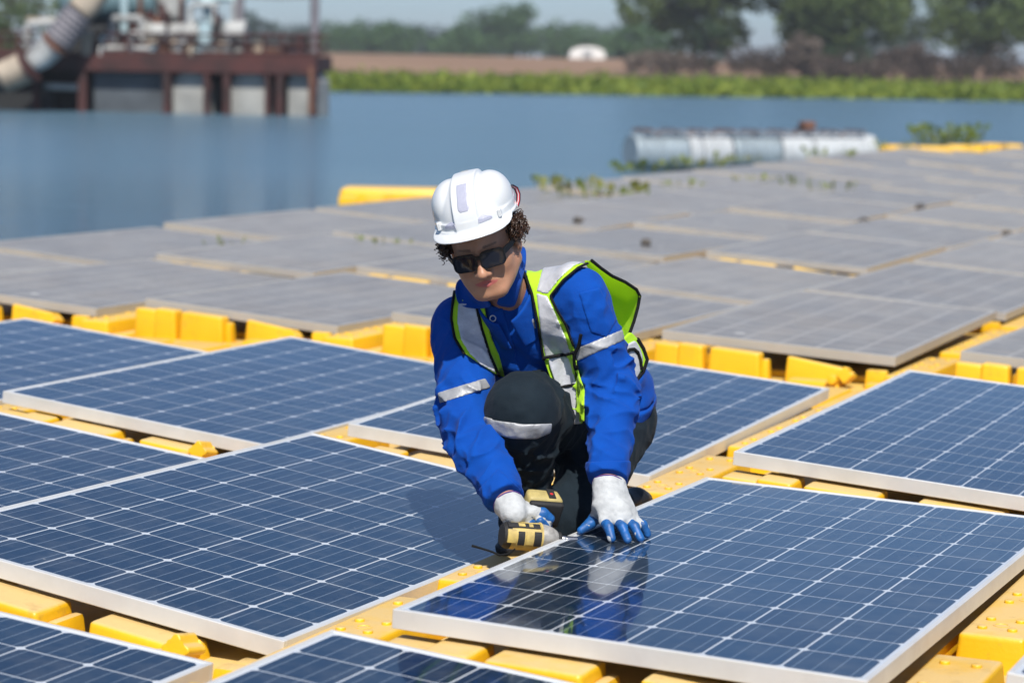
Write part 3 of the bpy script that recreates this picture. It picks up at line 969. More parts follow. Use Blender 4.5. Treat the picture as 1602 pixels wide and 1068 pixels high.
# more of the crowded pipework
bbox('engine_housing', 62, 44, 150, 93, 1.0, 1.6, 'dark_void', .05)
bbox('engine_housing', 200, 30, 262, 93, 1.35, 1.75, 'dark_void', .05)
bbox('engine_housing', 300, 36, 346, 93, 1.35, 1.75, 'bluegrey', .05)
bbox('rusty_frame', 150, 66, 300, 72, .95, 1.05, 'rust', .01)
btube('diagonal_brace', [(300, 92, .7), (340, 30, .7)], .06, 'rust', 8)
btube('diagonal_brace', [(230, 30, .9), (262, 92, .9)], .06, 'rust_brown', 8)
btube('cross_pipe', [(160, 78, .2), (205, 78, .2), (250, 84, .2)], .09, 'whitepaint', 10)
btube('cross_pipe', [(225, 90, .1), (300, 90, .1), (345, 88, .1)], .10, 'cream', 10)
btube('riser', [(182, 60, .9), (182, -40, .9)], .10, 'paleblue', 10)
btube('riser', [(206, 70, 1.0), (206, -40, 1.0)], .07, 'rust_brown', 8)
btube('riser', [(285, 45, 1.0), (285, 18, 1.0), (292, 12, 1.0), (330, 12, 1.0)], .08, 'whitepaint', 10)
btube('hand_wheel', [(256, 36, .5), (258, 36, .5)], .26, 'rust', 16)
btube('hand_wheel', [(330, 30, .6), (332, 30, .6)], .2, 'rust', 16)
btube('flange', [(160, 86, .0), (163, 86, .0)], .24, 'whitepaint', 16)
btube('flange', [(300, 86, .0), (304, 86, .0)], .2, 'cream', 16)
btube('elbow_pipe', [(96, 92, .2), (96, 62, .2), (104, 52, .2), (130, 50, .2)], .17, 'whitepaint', 12)
btube('elbow_pipe', [(352, 38, 1.4), (352, 10, 1.4), (346, 2, 1.4), (318, 0, 1.4)], .12, 'paleblue', 12)
bbox('switch_cabinet', 388, 70, 402, 94, .8, 1.2, 'cream')
bbox('tool_chest', 408, 80, 430, 95, .7, 1.2, 'rust_brown')
rb = random.Random(31)
for k in range(17):
    u = 163 + k * 13 + rb.uniform(-3, 3)
    h0 = rb.uniform(62, 84)
    mt = rb.choice(['whitepaint', 'cream', 'concrete', 'paleblue', 'rust_brown', 'whitepaint'])
    if k % 3 == 0:
        btube('valve_body', [(u, 95, .12), (u, h0, .12), (u + 4, h0 - 6, .12), (u + 12, h0 - 6, .12)], rb.uniform(.08, .13), mt, 10)
    elif k % 3 == 1:
        btube('pipe_stub', [(u, 95, .3), (u, h0, .3), (u, h0 - 2, .3)], [.13, .13, .17], mt, 12)
    else:
        bbox('gear_case', u - 5, h0, u + 6, 95, .2, .5, mt, .03)
for k in range(7):
    u = 190 + k * 27 + rb.uniform(-5, 5)
    btube('pipe_stub', [(u, 60, 1.0), (u, rb.uniform(4, 34), 1.0)], rb.uniform(.05, .1), rb.choice(['whitepaint', 'cream', 'rust', 'bluegrey']), 8)
for u in (322, 335, 352):
    btube('bollard', [(u, 97, .05), (u, 84, .05), (u, 80, .05)], [.1, .1, .13], 'concrete', 10)

# ------------------------------------------------------------------ raft of steel drums, loose floats, weeds
M['drum_grey'] = simple('grey_blue_drum_paint', (0.36, 0.43, 0.47), 0.45, metal=.3, var=.25, vscale=3)
M['drum_white'] = simple('white_drum_paint', (0.50, 0.53, 0.55), 0.45, var=.25, vscale=3)
raft = empty('drum_raft', at_d(985, 268, 35.0))
raft.location.z = WATER_Z
tag(raft, 'raft of grey and white steel drums lashed end to end beside the dusty panels', 'raft')
r0, r1 = raft.location.copy(), at_d(1362, 262, 36.6)
rd = Vector((r1.x - r0.x, r1.y - r0.y, 0))
RL = rd.length
raft.rotation_euler = (0, 0, math.atan2(rd.y, rd.x))
segs = [(0, .86, 'drum_grey'), (.88, 1.08, 'drum_white'), (1.10, 1.58, 'drum_white'), (1.62, 2.40, 'drum_grey'), (2.43, 2.98, 'drum_white'), (3.0, RL, 'drum_white')]
for x0, x1, mt in segs:
    L_ = x1 - x0
    bm = nb()
    prof = [(.02, 0), (.255, 0), (.27, .012), (.275, .02), (.275, .04), (.265, .05)]
    nrib = max(1, int(L_ / .16))
    for q in range(nrib):
        zc = .05 + (L_ - .1) * (q + .5) / nrib
        prof += [(.265, zc - .03), (.282, zc - .012), (.282, zc + .012), (.265, zc + .03)]
    prof += [(.265, L_ - .05), (.275, L_ - .04), (.275, L_ - .02), (.27, L_ - .012), (.255, L_), (.02, L_)]
    add_lathe(bm, prof, 24, Matrix.Translation((x0, 0, .26)) @ Matrix.Rotation(R(90), 4, 'Y'))
    d = obj('drum', bm, M[mt], raft)
    bm = nb()
    add_lathe(bm, [(.03, 0), (.03, .02), (.01, .022)], 10, Matrix.Translation((x0 + L_ * .5, -.05, .53)) )
    obj('bung', bm, M['rust_brown'], d)
for y in (-.18, .2):
    bm = nb(); add_bar(bm, (.12, y, .570), (RL - .2, y, .570), .05, .03); obj('frame_rail', bm, M['polegrey'], raft)
for q in range(9):
    bm = nb(); add_bar(bm, (.2 + q * (RL - .5) / 8, -.25, .600), (.2 + q * (RL - .5) / 8, .27, .600), .04, .03); obj('frame_crossbar', bm, M['rust_brown' if q % 3 == 0 else 'polegrey'], raft)
bm = nb(); add_box(bm, (2.85, -.1, .62), (3.05, .1, .73), .02); obj('mooring_bracket', bm, M['rust_brown'], raft)

# loose yellow float on the rim
p = at_z(612, 322, -.10)
e = empty('loose_float', mat=Matrix.Translation((p.x, p.y + .1, 0)) @ Matrix.Rotation(R(-2), 4, 'Z'))
tag(e, 'loose long yellow float lying on the water edge left of the helmet', 'float')
bm = nb(); add_box(bm, (-.43, -.22, -.12), (.43, .25, .045), .04, 3, taper=.02); obj('body', bm, M['yellow_faded'], e)
for xx in (-.34, -.12):
    bm = nb(); add_box(bm, (xx - .08, -.26, -.12), (xx + .08, -.2, -.02), .02, 2); obj('foot', bm, M['yellow'], e)
# heap of floats with plants in the far right
for q, (u, v, w) in enumerate(((1405, 238, .55), (1462, 240, .5), (1510, 238, .55), (1545, 235, .45), (1580, 236, .3))):
    p = at_z(u, v, -.08)
    e = empty('loose_float', mat=Matrix.Translation((p.x, p.y, -.05)) @ Matrix.Rotation(R(-14 + 9 * q), 4, 'Z'))
    tag(e, 'loose yellow float at the far corner of the array, %s from left' % ordinal(q + 1), 'float', 'loose floats at the far corner')
    bm = nb(); add_box(bm, (-w / 2, -.16, -.1), (w / 2, .16, .07), .03, 2, taper=.015); obj('body', bm, M['yellow_faded' if q in (0, 4) else 'yellow'], e)
    bm = nb(); add_box(bm, (-w / 2 + .05, -.2, -.1), (-w / 2 + .2, -.15, .02), .02, 2); obj('foot', bm, M['yellow'], e)

def weed(u, v, size, n, lab, seed, dry=False, z=-.06, tall=1.0):
    rng = np.random.default_rng(seed)
    p = at_z(u, v, z)
    e = empty('weed_clump', p)
    tag(e, lab, 'plant', 'weeds growing on the edge of the array')
    bm = nb()
    bs = nb()
    for q in range(n if tall > 1 else int(n * .6)):
        a = rng.uniform(0, 6.28)
        r = size * rng.uniform(0, 1) ** .6
        b = Vector((r * math.cos(a) * 1.3, r * math.sin(a), 0))
        h = size * rng.uniform(.12, .5) * tall
        tip = b + Vector((math.cos(a) * h * .5, math.sin(a) * h * .5, h))
        add_tube(bs, [b, (b + tip) / 2 + Vector((0, 0, .1 * h)), tip], .004 + size * .006, 4)
        l = min(.09, size * rng.uniform(.12, .26))
        d = (tip - b).normalized()
        w = d.cross(Vector((rng.normal(), rng.normal(), rng.normal()))).normalized() * l * .5
        pts = [tip, tip + d * l * .4 + w, tip + d * l * .8 + w * .8, tip + d * l * 1.1, tip + d * l * .8 - w * .8, tip + d * l * .4 - w]
        bm.faces.new([bm.verts.new(c) for c in pts])
    tag(obj('leaves', bm, M['hyacinth_dry' if dry else 'hyacinth'], e, smooth=False), kind='stuff')
    tag(obj('stems', bs, M['hyacinth_dry'], e), kind='stuff')
weeds = [(1480, 231, .36, 120, 'big bright green water plant clump on the far yellow floats', False, 1.7), (1395, 236, .2, 24, 'small plant clump just right of the drum raft', False, 1.3),
         (1532, 236, .16, 16, 'small dry plant tuft right of the big far clump', True, 1.0), (925, 306, .34, 60, 'flat weed patch on the dusty panels right of the helmet', True, .5),
         (880, 292, .28, 36, 'weed patch on the rim just right of the helmet top', True, .5), (1010, 270, .3, 44, 'weeds at the left end of the drum raft', False, .7),
         (1085, 262, .3, 36, 'weeds below the middle drum of the raft', True, .5), (1160, 254, .28, 30, 'yellowish weeds below the fourth drum', True, .5),
         (1305, 247, .3, 36, 'weeds below the right end of the drum raft', False, .6), (1235, 291, .22, 24, 'green weed tuft between panel rows, below the middle drums', False, .6),
         (1305, 298, .2, 20, 'green weed tuft between panel rows, below the right drums', False, .6), (1075, 293, .2, 20, 'weed tuft between panel rows, below the left drums', False, .6),
         (1180, 287, .2, 16, 'small weed tuft below the fourth drum, on the panels', True, .5), (965, 312, .2, 18, 'olive weeds at the right end of the flat patch', True, .4),
         (352, 383, .10, 14, 'little dry weed on the yellow strip between the left dusty rows', True, .8), (600, 384, .13, 16, 'dry weed on the yellow strip left of the helmet', True, .6)]
for q, (u, v, s, n_, lab, dry, tl_) in enumerate(weeds):
    weed(u, v, s, n_, lab, 100 + q, dry, -.05, tl_)
M['mud'] = simple('dried_mud', (0.10, 0.09, 0.08), 0.9, var=.4, vscale=20)
rnd = random.Random(3)
for u, v, s, lab in ((905, 342, .032, 'dark mud lump on a dusty panel right of the helmet'), (1010, 377, .03, 'dark mud lump right of the worker on the yellow strip line'),
                     (1352, 344, .036, 'dark mud lump left of the far right pair'), (1441, 322, .036, 'dark mud lump farther back, right of centre'),
                     (1576, 363, .03, 'dark mud lump near the right edge of the picture')):
    p = at_z(u, v, -.01)
    bm = nb()
    bmesh.ops.create_icosphere(bm, subdivisions=2, radius=s)
    for vv in bm.verts:
        vv.co = Vector((vv.co.x * 1.2, vv.co.y, vv.co.z * .75)) * (1 + rnd.uniform(-.25, .25))
    o = obj('mud_lump', bm, M['mud'])
    o.location = (p.x, p.y, p.z - .01)
    tag(o, lab, 'mud lump', 'mud lumps on the dusty panels')

# ------------------------------------------------------------------ air
bm = nb()
add_box(bm, (-3500, -320, -2.4), (3500, 4300, 15.5))
hz_ = obj('haze', bm, None, smooth=False) if False else link('haze', mesh_of('haze', bm, bpy.data.materials.new('haze_air'), False))
hm_ = hz_.data.materials[0]
hm_.use_nodes = True
hn = hm_.node_tree.nodes
hn.clear()
vol = hn.new('ShaderNodeVolumePrincipled')
vol.inputs['Color'].default_value = (0.80, 0.88, 1.0, 1)
vol.inputs['Density'].default_value = 0.0004
ho = hn.new('ShaderNodeOutputMaterial')
hm_.node_tree.links.new(vol.outputs[0], ho.inputs['Volume'])
tag(hz_, 'thin pale haze in the air over the lake', 'haze', None, 'stuff')
# ------------------------------------------------------------------ the worker: surfaces grown from distance fields
def V3(*a): return np.array(a, dtype=np.float64)
def PD(u, v, d): return np.array(at_d(u, v, d))

def cap(P, a, b, ra, rb):
    ab = b - a
    t = np.clip(((P - a) @ ab) / (ab @ ab), 0, 1)
    q = P - a - t[:, None] * ab
    return np.sqrt(np.einsum('ij,ij->i', q, q)) - (ra + (rb - ra) * t)

def capt(P, a, b):
    ab = b - a
    t = ((P - a) @ ab) / (ab @ ab)
    return t

def chain(P, pts, rads, k=0.0):
    d = None
    for i in range(len(pts) - 1):
        c = cap(P, pts[i], pts[i + 1], rads[i], rads[i + 1])
        d = c if d is None else (smin(d, c, k) if k > 0 else np.minimum(d, c))
    return d

def ell(P, c, r, A=None):
    q = P - c
    if A is not None: q = q @ A          # columns of A are the axes
    r = np.asarray(r, dtype=np.float64)
    k0 = np.sqrt((((q / r) ** 2)).sum(1))
    k1 = np.sqrt((((q / (r * r)) ** 2)).sum(1))
    return k0 * (k0 - 1) / np.maximum(k1, 1e-9)

def smin(a, b, k):
    h = np.clip(0.5 + 0.5 * (b - a) / k, 0, 1)
    return b + (a - b) * h - k * h * (1 - h)

def smax(a, b, k): return -smin(-a, -b, k)

_tab = np.random.default_rng(77).random(32768).astype(np.float32)
def vnoise(P, s):
    q = (P * s).astype(np.float32)
    i = np.floor(q).astype(np.int32)
    f = q - i
    f = f * f * (3 - 2 * f)
    x0, y0, z0 = (i[:, k] & 31 for k in range(3))
    x1, y1, z1 = ((i[:, k] + 1) & 31 for k in range(3))
    fx, fy, fz = f[:, 0], f[:, 1], f[:, 2]
    def row(x, y):
        k = (x * 32 + y) * 32
        a = _tab[k + z0]
        return a + (_tab[k + z1] - a) * fz
    a = row(x0, y0); a += (row(x1, y0) - a) * fx
    b = row(x0, y1); b += (row(x1, y1) - b) * fx
    return ((a + (b - a) * fy) * 2 - 1).astype(np.float64)

class Field:
    """distance field on a dense grid, worked out only near the surface"""
    def __init__(self, fn, lo, hi, h, band=0.02):
        B = 4
        lo, hi = np.asarray(lo, float), np.asarray(hi, float)
        nb_ = np.ceil((hi - lo) / (h * B)).astype(int)
        self.lo, self.h = lo, h
        n = nb_ * B
        g = np.stack(np.meshgrid(*[np.arange(k) for k in nb_], indexing='ij'), -1).reshape(-1, 3)
        cen = lo + (g * B + (B - 1) / 2) * h
        fc = fn(cen)
        keep = np.abs(fc) < h * B * 0.87 * 1.3 + band
        D = np.repeat(np.repeat(np.repeat(np.where(fc < 0, -1.0, 1.0).reshape(nb_), B, 0), B, 1), B, 2).astype(np.float32)
        off = np.stack(np.meshgrid(*[np.arange(B)] * 3, indexing='ij'), -1).reshape(-1, 3)
        gi = (g[keep][:, None, :] * B + off[None]).reshape(-1, 3)
        self.gi = gi
        self.P = lo + gi * h
        self.d = fn(self.P)
        D[gi[:, 0], gi[:, 1], gi[:, 2]] = self.d
        self.D = D
    def mesh(self, D=None):
        return surface(self.D, self.lo, self.h) if D is None else surface(D[0], D[1], self.h)
    def derived(self, d):
        """grid for another field known at the same near-surface points, outside elsewhere"""
        m = d < self.h * 3
        g, dv = self.gi[m], d[m]
        a = g.min(0) - 1
        D = np.full(g.max(0) - a + 2, 1.0, np.float32)
        g = g - a
        D[g[:, 0], g[:, 1], g[:, 2]] = dv
        return D, self.lo + a * self.h

def surface(D, lo, h):
    s = D < 0
    c = s[:-1, :-1, :-1].astype(np.int8)
    for dx in (0, 1):
        for dy in (0, 1):
            for dz in (0, 1):
                if dx + dy + dz:
                    c = c + s[dx:D.shape[0] - 1 + dx, dy:D.shape[1] - 1 + dy, dz:D.shape[2] - 1 + dz]
    cells = np.argwhere((c > 0) & (c < 8))
    idx = np.full(c.shape, -1, np.int64)
    idx[cells[:, 0], cells[:, 1], cells[:, 2]] = np.arange(len(cells))
    acc = np.zeros((len(cells), 3))
    cnt = np.zeros(len(cells))
    cor = [(0, 0, 0), (1, 0, 0), (0, 1, 0), (1, 1, 0), (0, 0, 1), (1, 0, 1), (0, 1, 1), (1, 1, 1)]
    val = [D[cells[:, 0] + a, cells[:, 1] + b, cells[:, 2] + e].astype(np.float64) for a, b, e in cor]
    for i, j in ((0, 1), (2, 3), (4, 5), (6, 7), (0, 2), (1, 3), (4, 6), (5, 7), (0, 4), (1, 5), (2, 6), (3, 7)):
        a, b = val[i], val[j]
        m = (a < 0) != (b < 0)
        t = np.where(m, a / np.where(a - b == 0, 1, a - b), 0)
        p = np.array(cor[i])[None] + t[:, None] * (np.array(cor[j]) - np.array(cor[i]))[None]
        acc += np.where(m[:, None], p, 0)
        cnt += m
    verts = lo + (cells + acc / np.maximum(cnt, 1)[:, None]) * h
    quads = []
    for ax in range(3):
        a, b = [k for k in range(3) if k != ax]
        sl0 = [slice(None)] * 3; sl1 = [slice(None)] * 3
        sl0[ax] = slice(0, -1); sl1[ax] = slice(1, None)
        e = np.argwhere(s[tuple(sl0)] != s[tuple(sl1)])
        e = e[(e[:, a] > 0) & (e[:, b] > 0) & (e[:, a] < D.shape[a] - 1) & (e[:, b] < D.shape[b] - 1)]
        if not len(e): continue
        flip = s[e[:, 0], e[:, 1], e[:, 2]]
        q = []
        for da, db in ((1, 1), (0, 1), (0, 0), (1, 0)):
            k = e.copy()
            k[:, a] -= da
            k[:, b] -= db
            q.append(idx[k[:, 0], k[:, 1], k[:, 2]])
        q = np.stack(q, 1)
        if ax == 1: flip = ~flip
        q[~flip] = q[~flip][:, ::-1]
        quads.append(q)
    quads = np.concatenate(quads)
    quads = quads[(quads >= 0).all(1)]
    return verts, quads

def grown(name, vq, mat, parent, smooth_it=1):
    v, q = vq
    # a little relaxing takes the grid's steps out
    for _ in range(smooth_it):
        s = np.zeros_like(v)
        n = np.zeros(len(v))
        for a, b in ((0, 1), (1, 2), (2, 3), (3, 0)):
            np.add.at(s, q[:, a], v[q[:, b]])
            np.add.at(n, q[:, a], 1)
        v = v * 0.5 + 0.5 * s / np.maximum(n, 1)[:, None]
    me = bpy.data.meshes.new(name)
    me.vertices.add(len(v))
    me.vertices.foreach_set('co', v.reshape(-1))
    me.loops.add(len(q) * 4)
    me.loops.foreach_set('vertex_index', q.reshape(-1).astype(np.int32))
    me.polygons.add(len(q))
    me.polygons.foreach_set('loop_start', np.arange(0, len(q) * 4, 4, dtype=np.int32))
    me.polygons.foreach_set('use_smooth', np.ones(len(q), bool))
    me.materials.append(mat)
    me.update()
    me.validate()
    o = link(name, me, parent)
    return o

def largest(vq):
    """the biggest connected piece of a surface; crumbs at a cut edge are dropped"""
    v, q = vq
    lab = np.arange(len(v))
    for _ in range(400):
        old = lab.copy()
        m = lab[q].min(1)
        for k in range(4): np.minimum.at(lab, q[:, k], m)
        lab = lab[lab]
        if (lab == old).all(): break
    f = lab[q[:, 0]]
    best = np.bincount(f).argmax()
    q = q[f == best]
    used = np.unique(q)
    ren = np.full(len(v), -1)
    ren[used] = np.arange(len(used))
    return v[used], ren[q]

def poly_sd(u, v, poly):
    """signed distance (pixels, negative inside) to a closed outline"""
    poly = np.asarray(poly, float)
    w = (u > poly[:, 0].min() - 14) & (u < poly[:, 0].max() + 14) & (v > poly[:, 1].min() - 14) & (v < poly[:, 1].max() + 14)
    if not w.all():
        r = np.full(len(u), 60.0)
        r[w] = poly_sd(u[w], v[w], poly)
        return r
    best = np.full(len(u), 1e9)
    ins = np.zeros(len(u), bool)
    for i in range(len(poly)):
        a, b = poly[i], poly[(i + 1) % len(poly)]
        e = b - a
        t = np.clip(((u - a[0]) * e[0] + (v - a[1]) * e[1]) / (e @ e), 0, 1)
        best = np.minimum(best, np.hypot(u - a[0] - t * e[0], v - a[1] - t * e[1]))
        cond = ((a[1] > v) != (b[1] > v))
        with np.errstate(divide='ignore', invalid='ignore'):
            xi = (b[0] - a[0]) * (v - a[1]) / (b[1] - a[1] if b[1] != a[1] else 1e-9) + a[0]
        ins ^= cond & (u < xi)
    return np.where(ins, -best, best)

def line_sd(u, v, pts):
    pts = np.asarray(pts, float)
    w = (u > pts[:, 0].min() - 14) & (u < pts[:, 0].max() + 14) & (v > pts[:, 1].min() - 14) & (v < pts[:, 1].max() + 14)
    if not w.all():
        r = np.full(len(u), 60.0)
        r[w] = line_sd(u[w], v[w], pts)
        return r
    best = np.full(len(u), 1e9)
    for i in range(len(pts) - 1):
        a, b = pts[i], pts[i + 1]
        e = b - a
        t = np.clip(((u - a[0]) * e[0] + (v - a[1]) * e[1]) / (e @ e), 0, 1)
        best = np.minimum(best, np.hypot(u - a[0] - t * e[0], v - a[1] - t * e[1]))
    return best

# --- materials
def fabric(name, col, col2, weave=900, rough=0.85, sheen=0.15, bstr=0.25, wr=22):
    m, nt, p = new_mat(name)
    n1 = ramp(nt, noise(nt, 11, 5, 0.6), 0.3, 0.7)
    nt.links.new(mix_rgb(nt, n1, col2, col), p.inputs['Base Color'])
    p.inputs['Roughness'].default_value = rough
    p.inputs['Sheen Weight'].default_value = sheen
    p.inputs['Specular IOR Level'].default_value = 0.15
    w = mathn(nt, 'MULTIPLY_ADD', noise(nt, weave, 2), 0.12, noise(nt, wr, 4, 0.55))
    nt.links.new(bump(nt, w, bstr, 0.012), p.inputs['Normal'])
    return m
M['jacket'] = fabric('blue_work_cotton', (0.001, 0.066, 0.37), (0.001, 0.048, 0.29), sheen=.04, bstr=.4)
M['trousers'] = fabric('dark_navy_work_cotton', (0.010, 0.0185, 0.027), (0.007, 0.0130, 0.0195), bstr=.35, sheen=.03)
M['lime'] = fabric('lime_mesh_fabric', (0.42, 0.72, 0.03), (0.36, 0.64, 0.02), weave=500, bstr=.15)
m_, nt_, p_ = new_mat('sheer_lime_mesh')
p_.inputs['Base Color'].default_value = (0.58, 0.82, 0.06, 1)
p_.inputs['Roughness'].default_value = 0.8
tr_ = N(nt_, 'ShaderNodeBsdfTranslucent'); tr_.inputs['Color'].default_value = (0.70, 0.90, 0.10, 1)
mx_ = N(nt_, 'ShaderNodeMixShader'); mx_.inputs[0].default_value = 0.55
nt_.links.new(p_.outputs[0], mx_.inputs[1]); nt_.links.new(tr_.outputs[0], mx_.inputs[2])
nt_.links.new(mx_.outputs[0], nt_.nodes['Material Output'].inputs['Surface'])
M['lime_sheer'] = m_
M['silver'] = simple('reflective_tape', (0.60, 0.61, 0.65), 0.42, metal=0.2, var=.16, vscale=40, bumps=.35, bscale=60, bdist=.006)
M['silver_grey'] = simple('worn_reflective_tape', (0.36, 0.37, 0.39), 0.5, metal=0.2, var=.2, vscale=40, bumps=.3, bscale=70, bdist=.006)
M['blacktrim'] = simple('black_binding', (0.008, 0.009, 0.010), 0.8, spec=.2)
M['knit'] = simple('white_knit_glove', (0.50, 0.52, 0.53), 0.9, var=.22, vscale=30, bumps=.4, bscale=350, bdist=.003)
M['rubber'] = simple('blue_rubber_coating', (0.010, 0.115, 0.38), 0.5, var=.5, vscale=55, col2=(0.010, 0.07, 0.22), bumps=.3, bscale=120, bdist=.003)
M['purple'] = simple('purple_hem', (0.10, 0.04, 0.22), 0.8)
M['boot'] = simple('black_boot_leather', (0.012, 0.012, 0.013), 0.5, bumps=.2, bscale=80)
M['helmet'] = simple('white_helmet_plastic', (0.66, 0.68, 0.69), 0.28, var=.03, vscale=6, coat=.3)
m_, nt_, p_ = new_mat('prismatic_reflector')
vo_ = N(nt_, 'ShaderNodeTexVoronoi'); vo_.inputs['Scale'].default_value = 420
tc_ = N(nt_, 'ShaderNodeTexCoord'); nt_.links.new(tc_.outputs['Object'], vo_.inputs['Vector'])
nt_.links.new(mix_rgb(nt_, ramp(nt_, vo_.outputs['Distance'], .2, .7), (0.46, 0.47, 0.56), (0.36, 0.37, 0.47)), p_.inputs['Base Color'])
p_.inputs['Roughness'].default_value = 0.35
M['reflector'] = m_
M['glassblack'] = simple('black_sunglass_frame', (0.006, 0.006, 0.007), 0.5, spec=.3)
m_, nt_, p_ = new_mat('sunglass_lens')
p_.inputs['Base Color'].default_value = (0.012, 0.014, 0.022, 1)
p_.inputs['Roughness'].default_value = 0.06
p_.inputs['Specular IOR Level'].default_value = 0.35
M['lens'] = m_
M['hair'] = simple('dark_brown_hair', (0.055, 0.026, 0.014), 0.45, var=.5, vscale=60)
M['strap'] = simple('navy_strap', (0.012, 0.014, 0.03), 0.8)
M['strap_red'] = simple('red_strap_stripe', (0.55, 0.02, 0.04), 0.7)
M['metal'] = simple('steel', (0.6, 0.6, 0.6), 0.3, metal=1.0)

def make_skin():
    m, nt, p = new_mat('skin')
    at = N(nt, 'ShaderNodeAttribute', attribute_name='lip')
    at2 = N(nt, 'ShaderNodeAttribute', attribute_name='brow')
    n1 = ramp(nt, noise(nt, 45, 4, 0.6), 0.3, 0.7)
    c = mix_rgb(nt, n1, (0.40, 0.195, 0.115), (0.47, 0.245, 0.150))
    c = mix_rgb(nt, at.outputs['Fac'], c, (0.42, 0.11, 0.10))
    c = mix_rgb(nt, at2.outputs['Fac'], c, (0.04, 0.022, 0.016))
    nt.links.new(c, p.inputs['Base Color'])
    p.inputs['Roughness'].default_value = 0.48
    p.inputs['Subsurface Weight'].default_value = 0.12
    p.inputs['Subsurface Radius'].default_value = (0.012, 0.005, 0.003)
    p.inputs['Subsurface Scale'].default_value = 1.0
    nt.links.new(bump(nt, noise(nt, 400, 3), 0.12, 0.002), p.inputs['Normal'])
    return m
M['skin'] = make_skin()

# --- joints, placed from the photograph (pixel, distance); feet, knee and hand touch the floats and the panel
hipR, hipL = PD(880, 662, 6.28), PD(962, 657, 6.32)
kneeR, kneeL = PD(817, 641, 5.86), PD(897, 812, 6.03)
ankR, ankL = PD(818, 822, 6.08), PD(962, 797, 6.42)
pelvis = PD(922, 642, 6.32)
shR, shL = PD(722, 508, 6.05), PD(905, 462, 5.93)
neck = PD(797, 462, 5.97)
elbR, elbL = PD(733, 668, 5.89), PD(955, 602, 5.96)
wrR, wrL = PD(793, 783, 5.71), PD(951, 752, 5.79)
sp = neck - pelvis
sp = sp / np.linalg.norm(sp)
ac = shL - shR
ac = ac - sp * (ac @ sp)
ac = ac / np.linalg.norm(ac)
fr = np.cross(ac, sp)                       # chest side
if fr[1] > 0: fr = -fr
TF = np.stack([ac, fr, sp], 1)
worker = empty('person', tuple(ankR - V3(0, 0, .09)))
worker_inv = None
tag(worker, 'kneeling worker in white helmet, blue jacket and lime vest using a drill', 'person')
WORKER_AT = Vector(worker.location)

def keep(o):
    """parts are modelled in place; the parent only carries them"""
    if o.parent is worker: o.matrix_parent_inverse = Matrix.Translation(-WORKER_AT)
    return o

def folds(P, a, b, freq, amp, seed, at=None, wid=0.3, dist=None):
    """creases round a limb, strongest near t = at; they slant and break up"""
    if dist is not None:
        w = np.abs(dist) < .05
        r = np.zeros(len(P))
        if w.any(): r[w] = folds(P[w], a, b, freq, amp, seed, at, wid)
        return r
    t = capt(P, a, b)
    ax = (b - a) / np.linalg.norm(b - a)
    side = np.cross(ax, np.array((.3, -.9, .2)))
    side = side / np.linalg.norm(side)
    out = 0
    for k, (m, sc) in enumerate(((.35, 1.0), (-.55, 1.0), (1.3, .8))):
        d = side + ax * m
        d = d / np.linalg.norm(d)
        q = P - (P @ d)[:, None] * d * .74            # ridges run along d
        q = q + .010 * vnoise(P + seed, 14)[:, None]
        out = out + sc * (1 - np.abs(vnoise(q + seed + 7 * k, freq * 1.5))) ** 3.4
    k = amp * (0.45 + (np.exp(-((t - at) / wid) ** 2) if at is not None else 1.0))
    return -(out - .62) * k * 1.15 * np.clip((t + .1) * 6, 0, 1) * np.clip((1.1 - t) * 6, 0, 1)

def limb(P, a, b, ra, rb, freq, amp, seed, at=None, wid=.3):
    d = cap(P, a, b, ra, rb)
    return d + folds(P, a, b, freq, amp, seed, at, wid, d)

# --- trousers
def f_trousers(P):
    d = ell(P, pelvis + sp * -.02, (.150, .135, .14), TF)
    th = limb(P, hipL, kneeL, .106, .074, 14, .0035, 3.1, .8)
    d = smin(d, th, .05)
    sh_ = limb(P, kneeL, ankL, .070, .056, 16, .004, 1.7, .1)
    d = smin(d, sh_, .02)
    thr = limb(P, hipR, kneeR, .112, .089, 12, .0065, 7.7, .8)
    shr = limb(P, kneeR + V3(0, 0, -.01), ankR, .084, .058, 16, .006, 2.2, .25, .3)
    leg = smin(thr, shr, .03)
    d = smin(d, leg, .04)
    # fold under the kneecap
    d = d + .0025 * vnoise(P, 38) + .0015 * vnoise(P, 80)
    cut = -(P[:, 2] - (-0.098))
    return smax(d, cut, .006)
FT = Field(f_trousers, pelvis + V3(-.42, -.72, -.42), pelvis + V3(.36, .42, .22), .0044, .012)
trousers = keep(grown('trousers', FT.mesh(), M['trousers'], worker, 1))
uT, vT, dT = pix(FT.P)
band = [(752, 649), (781, 658), (819, 663), (864, 662), (862, 677), (838, 687), (800, 686), (762, 675)]
dd = np.maximum.reduce([FT.d - .0045 + .002 * vnoise(FT.P, 70), -FT.d - .010, poly_sd(uT, vT, band) / 630, dT - 5.94])
keep(grown('knee_band', FT.mesh(FT.derived(dd)), M['silver_grey'], trousers, 1))

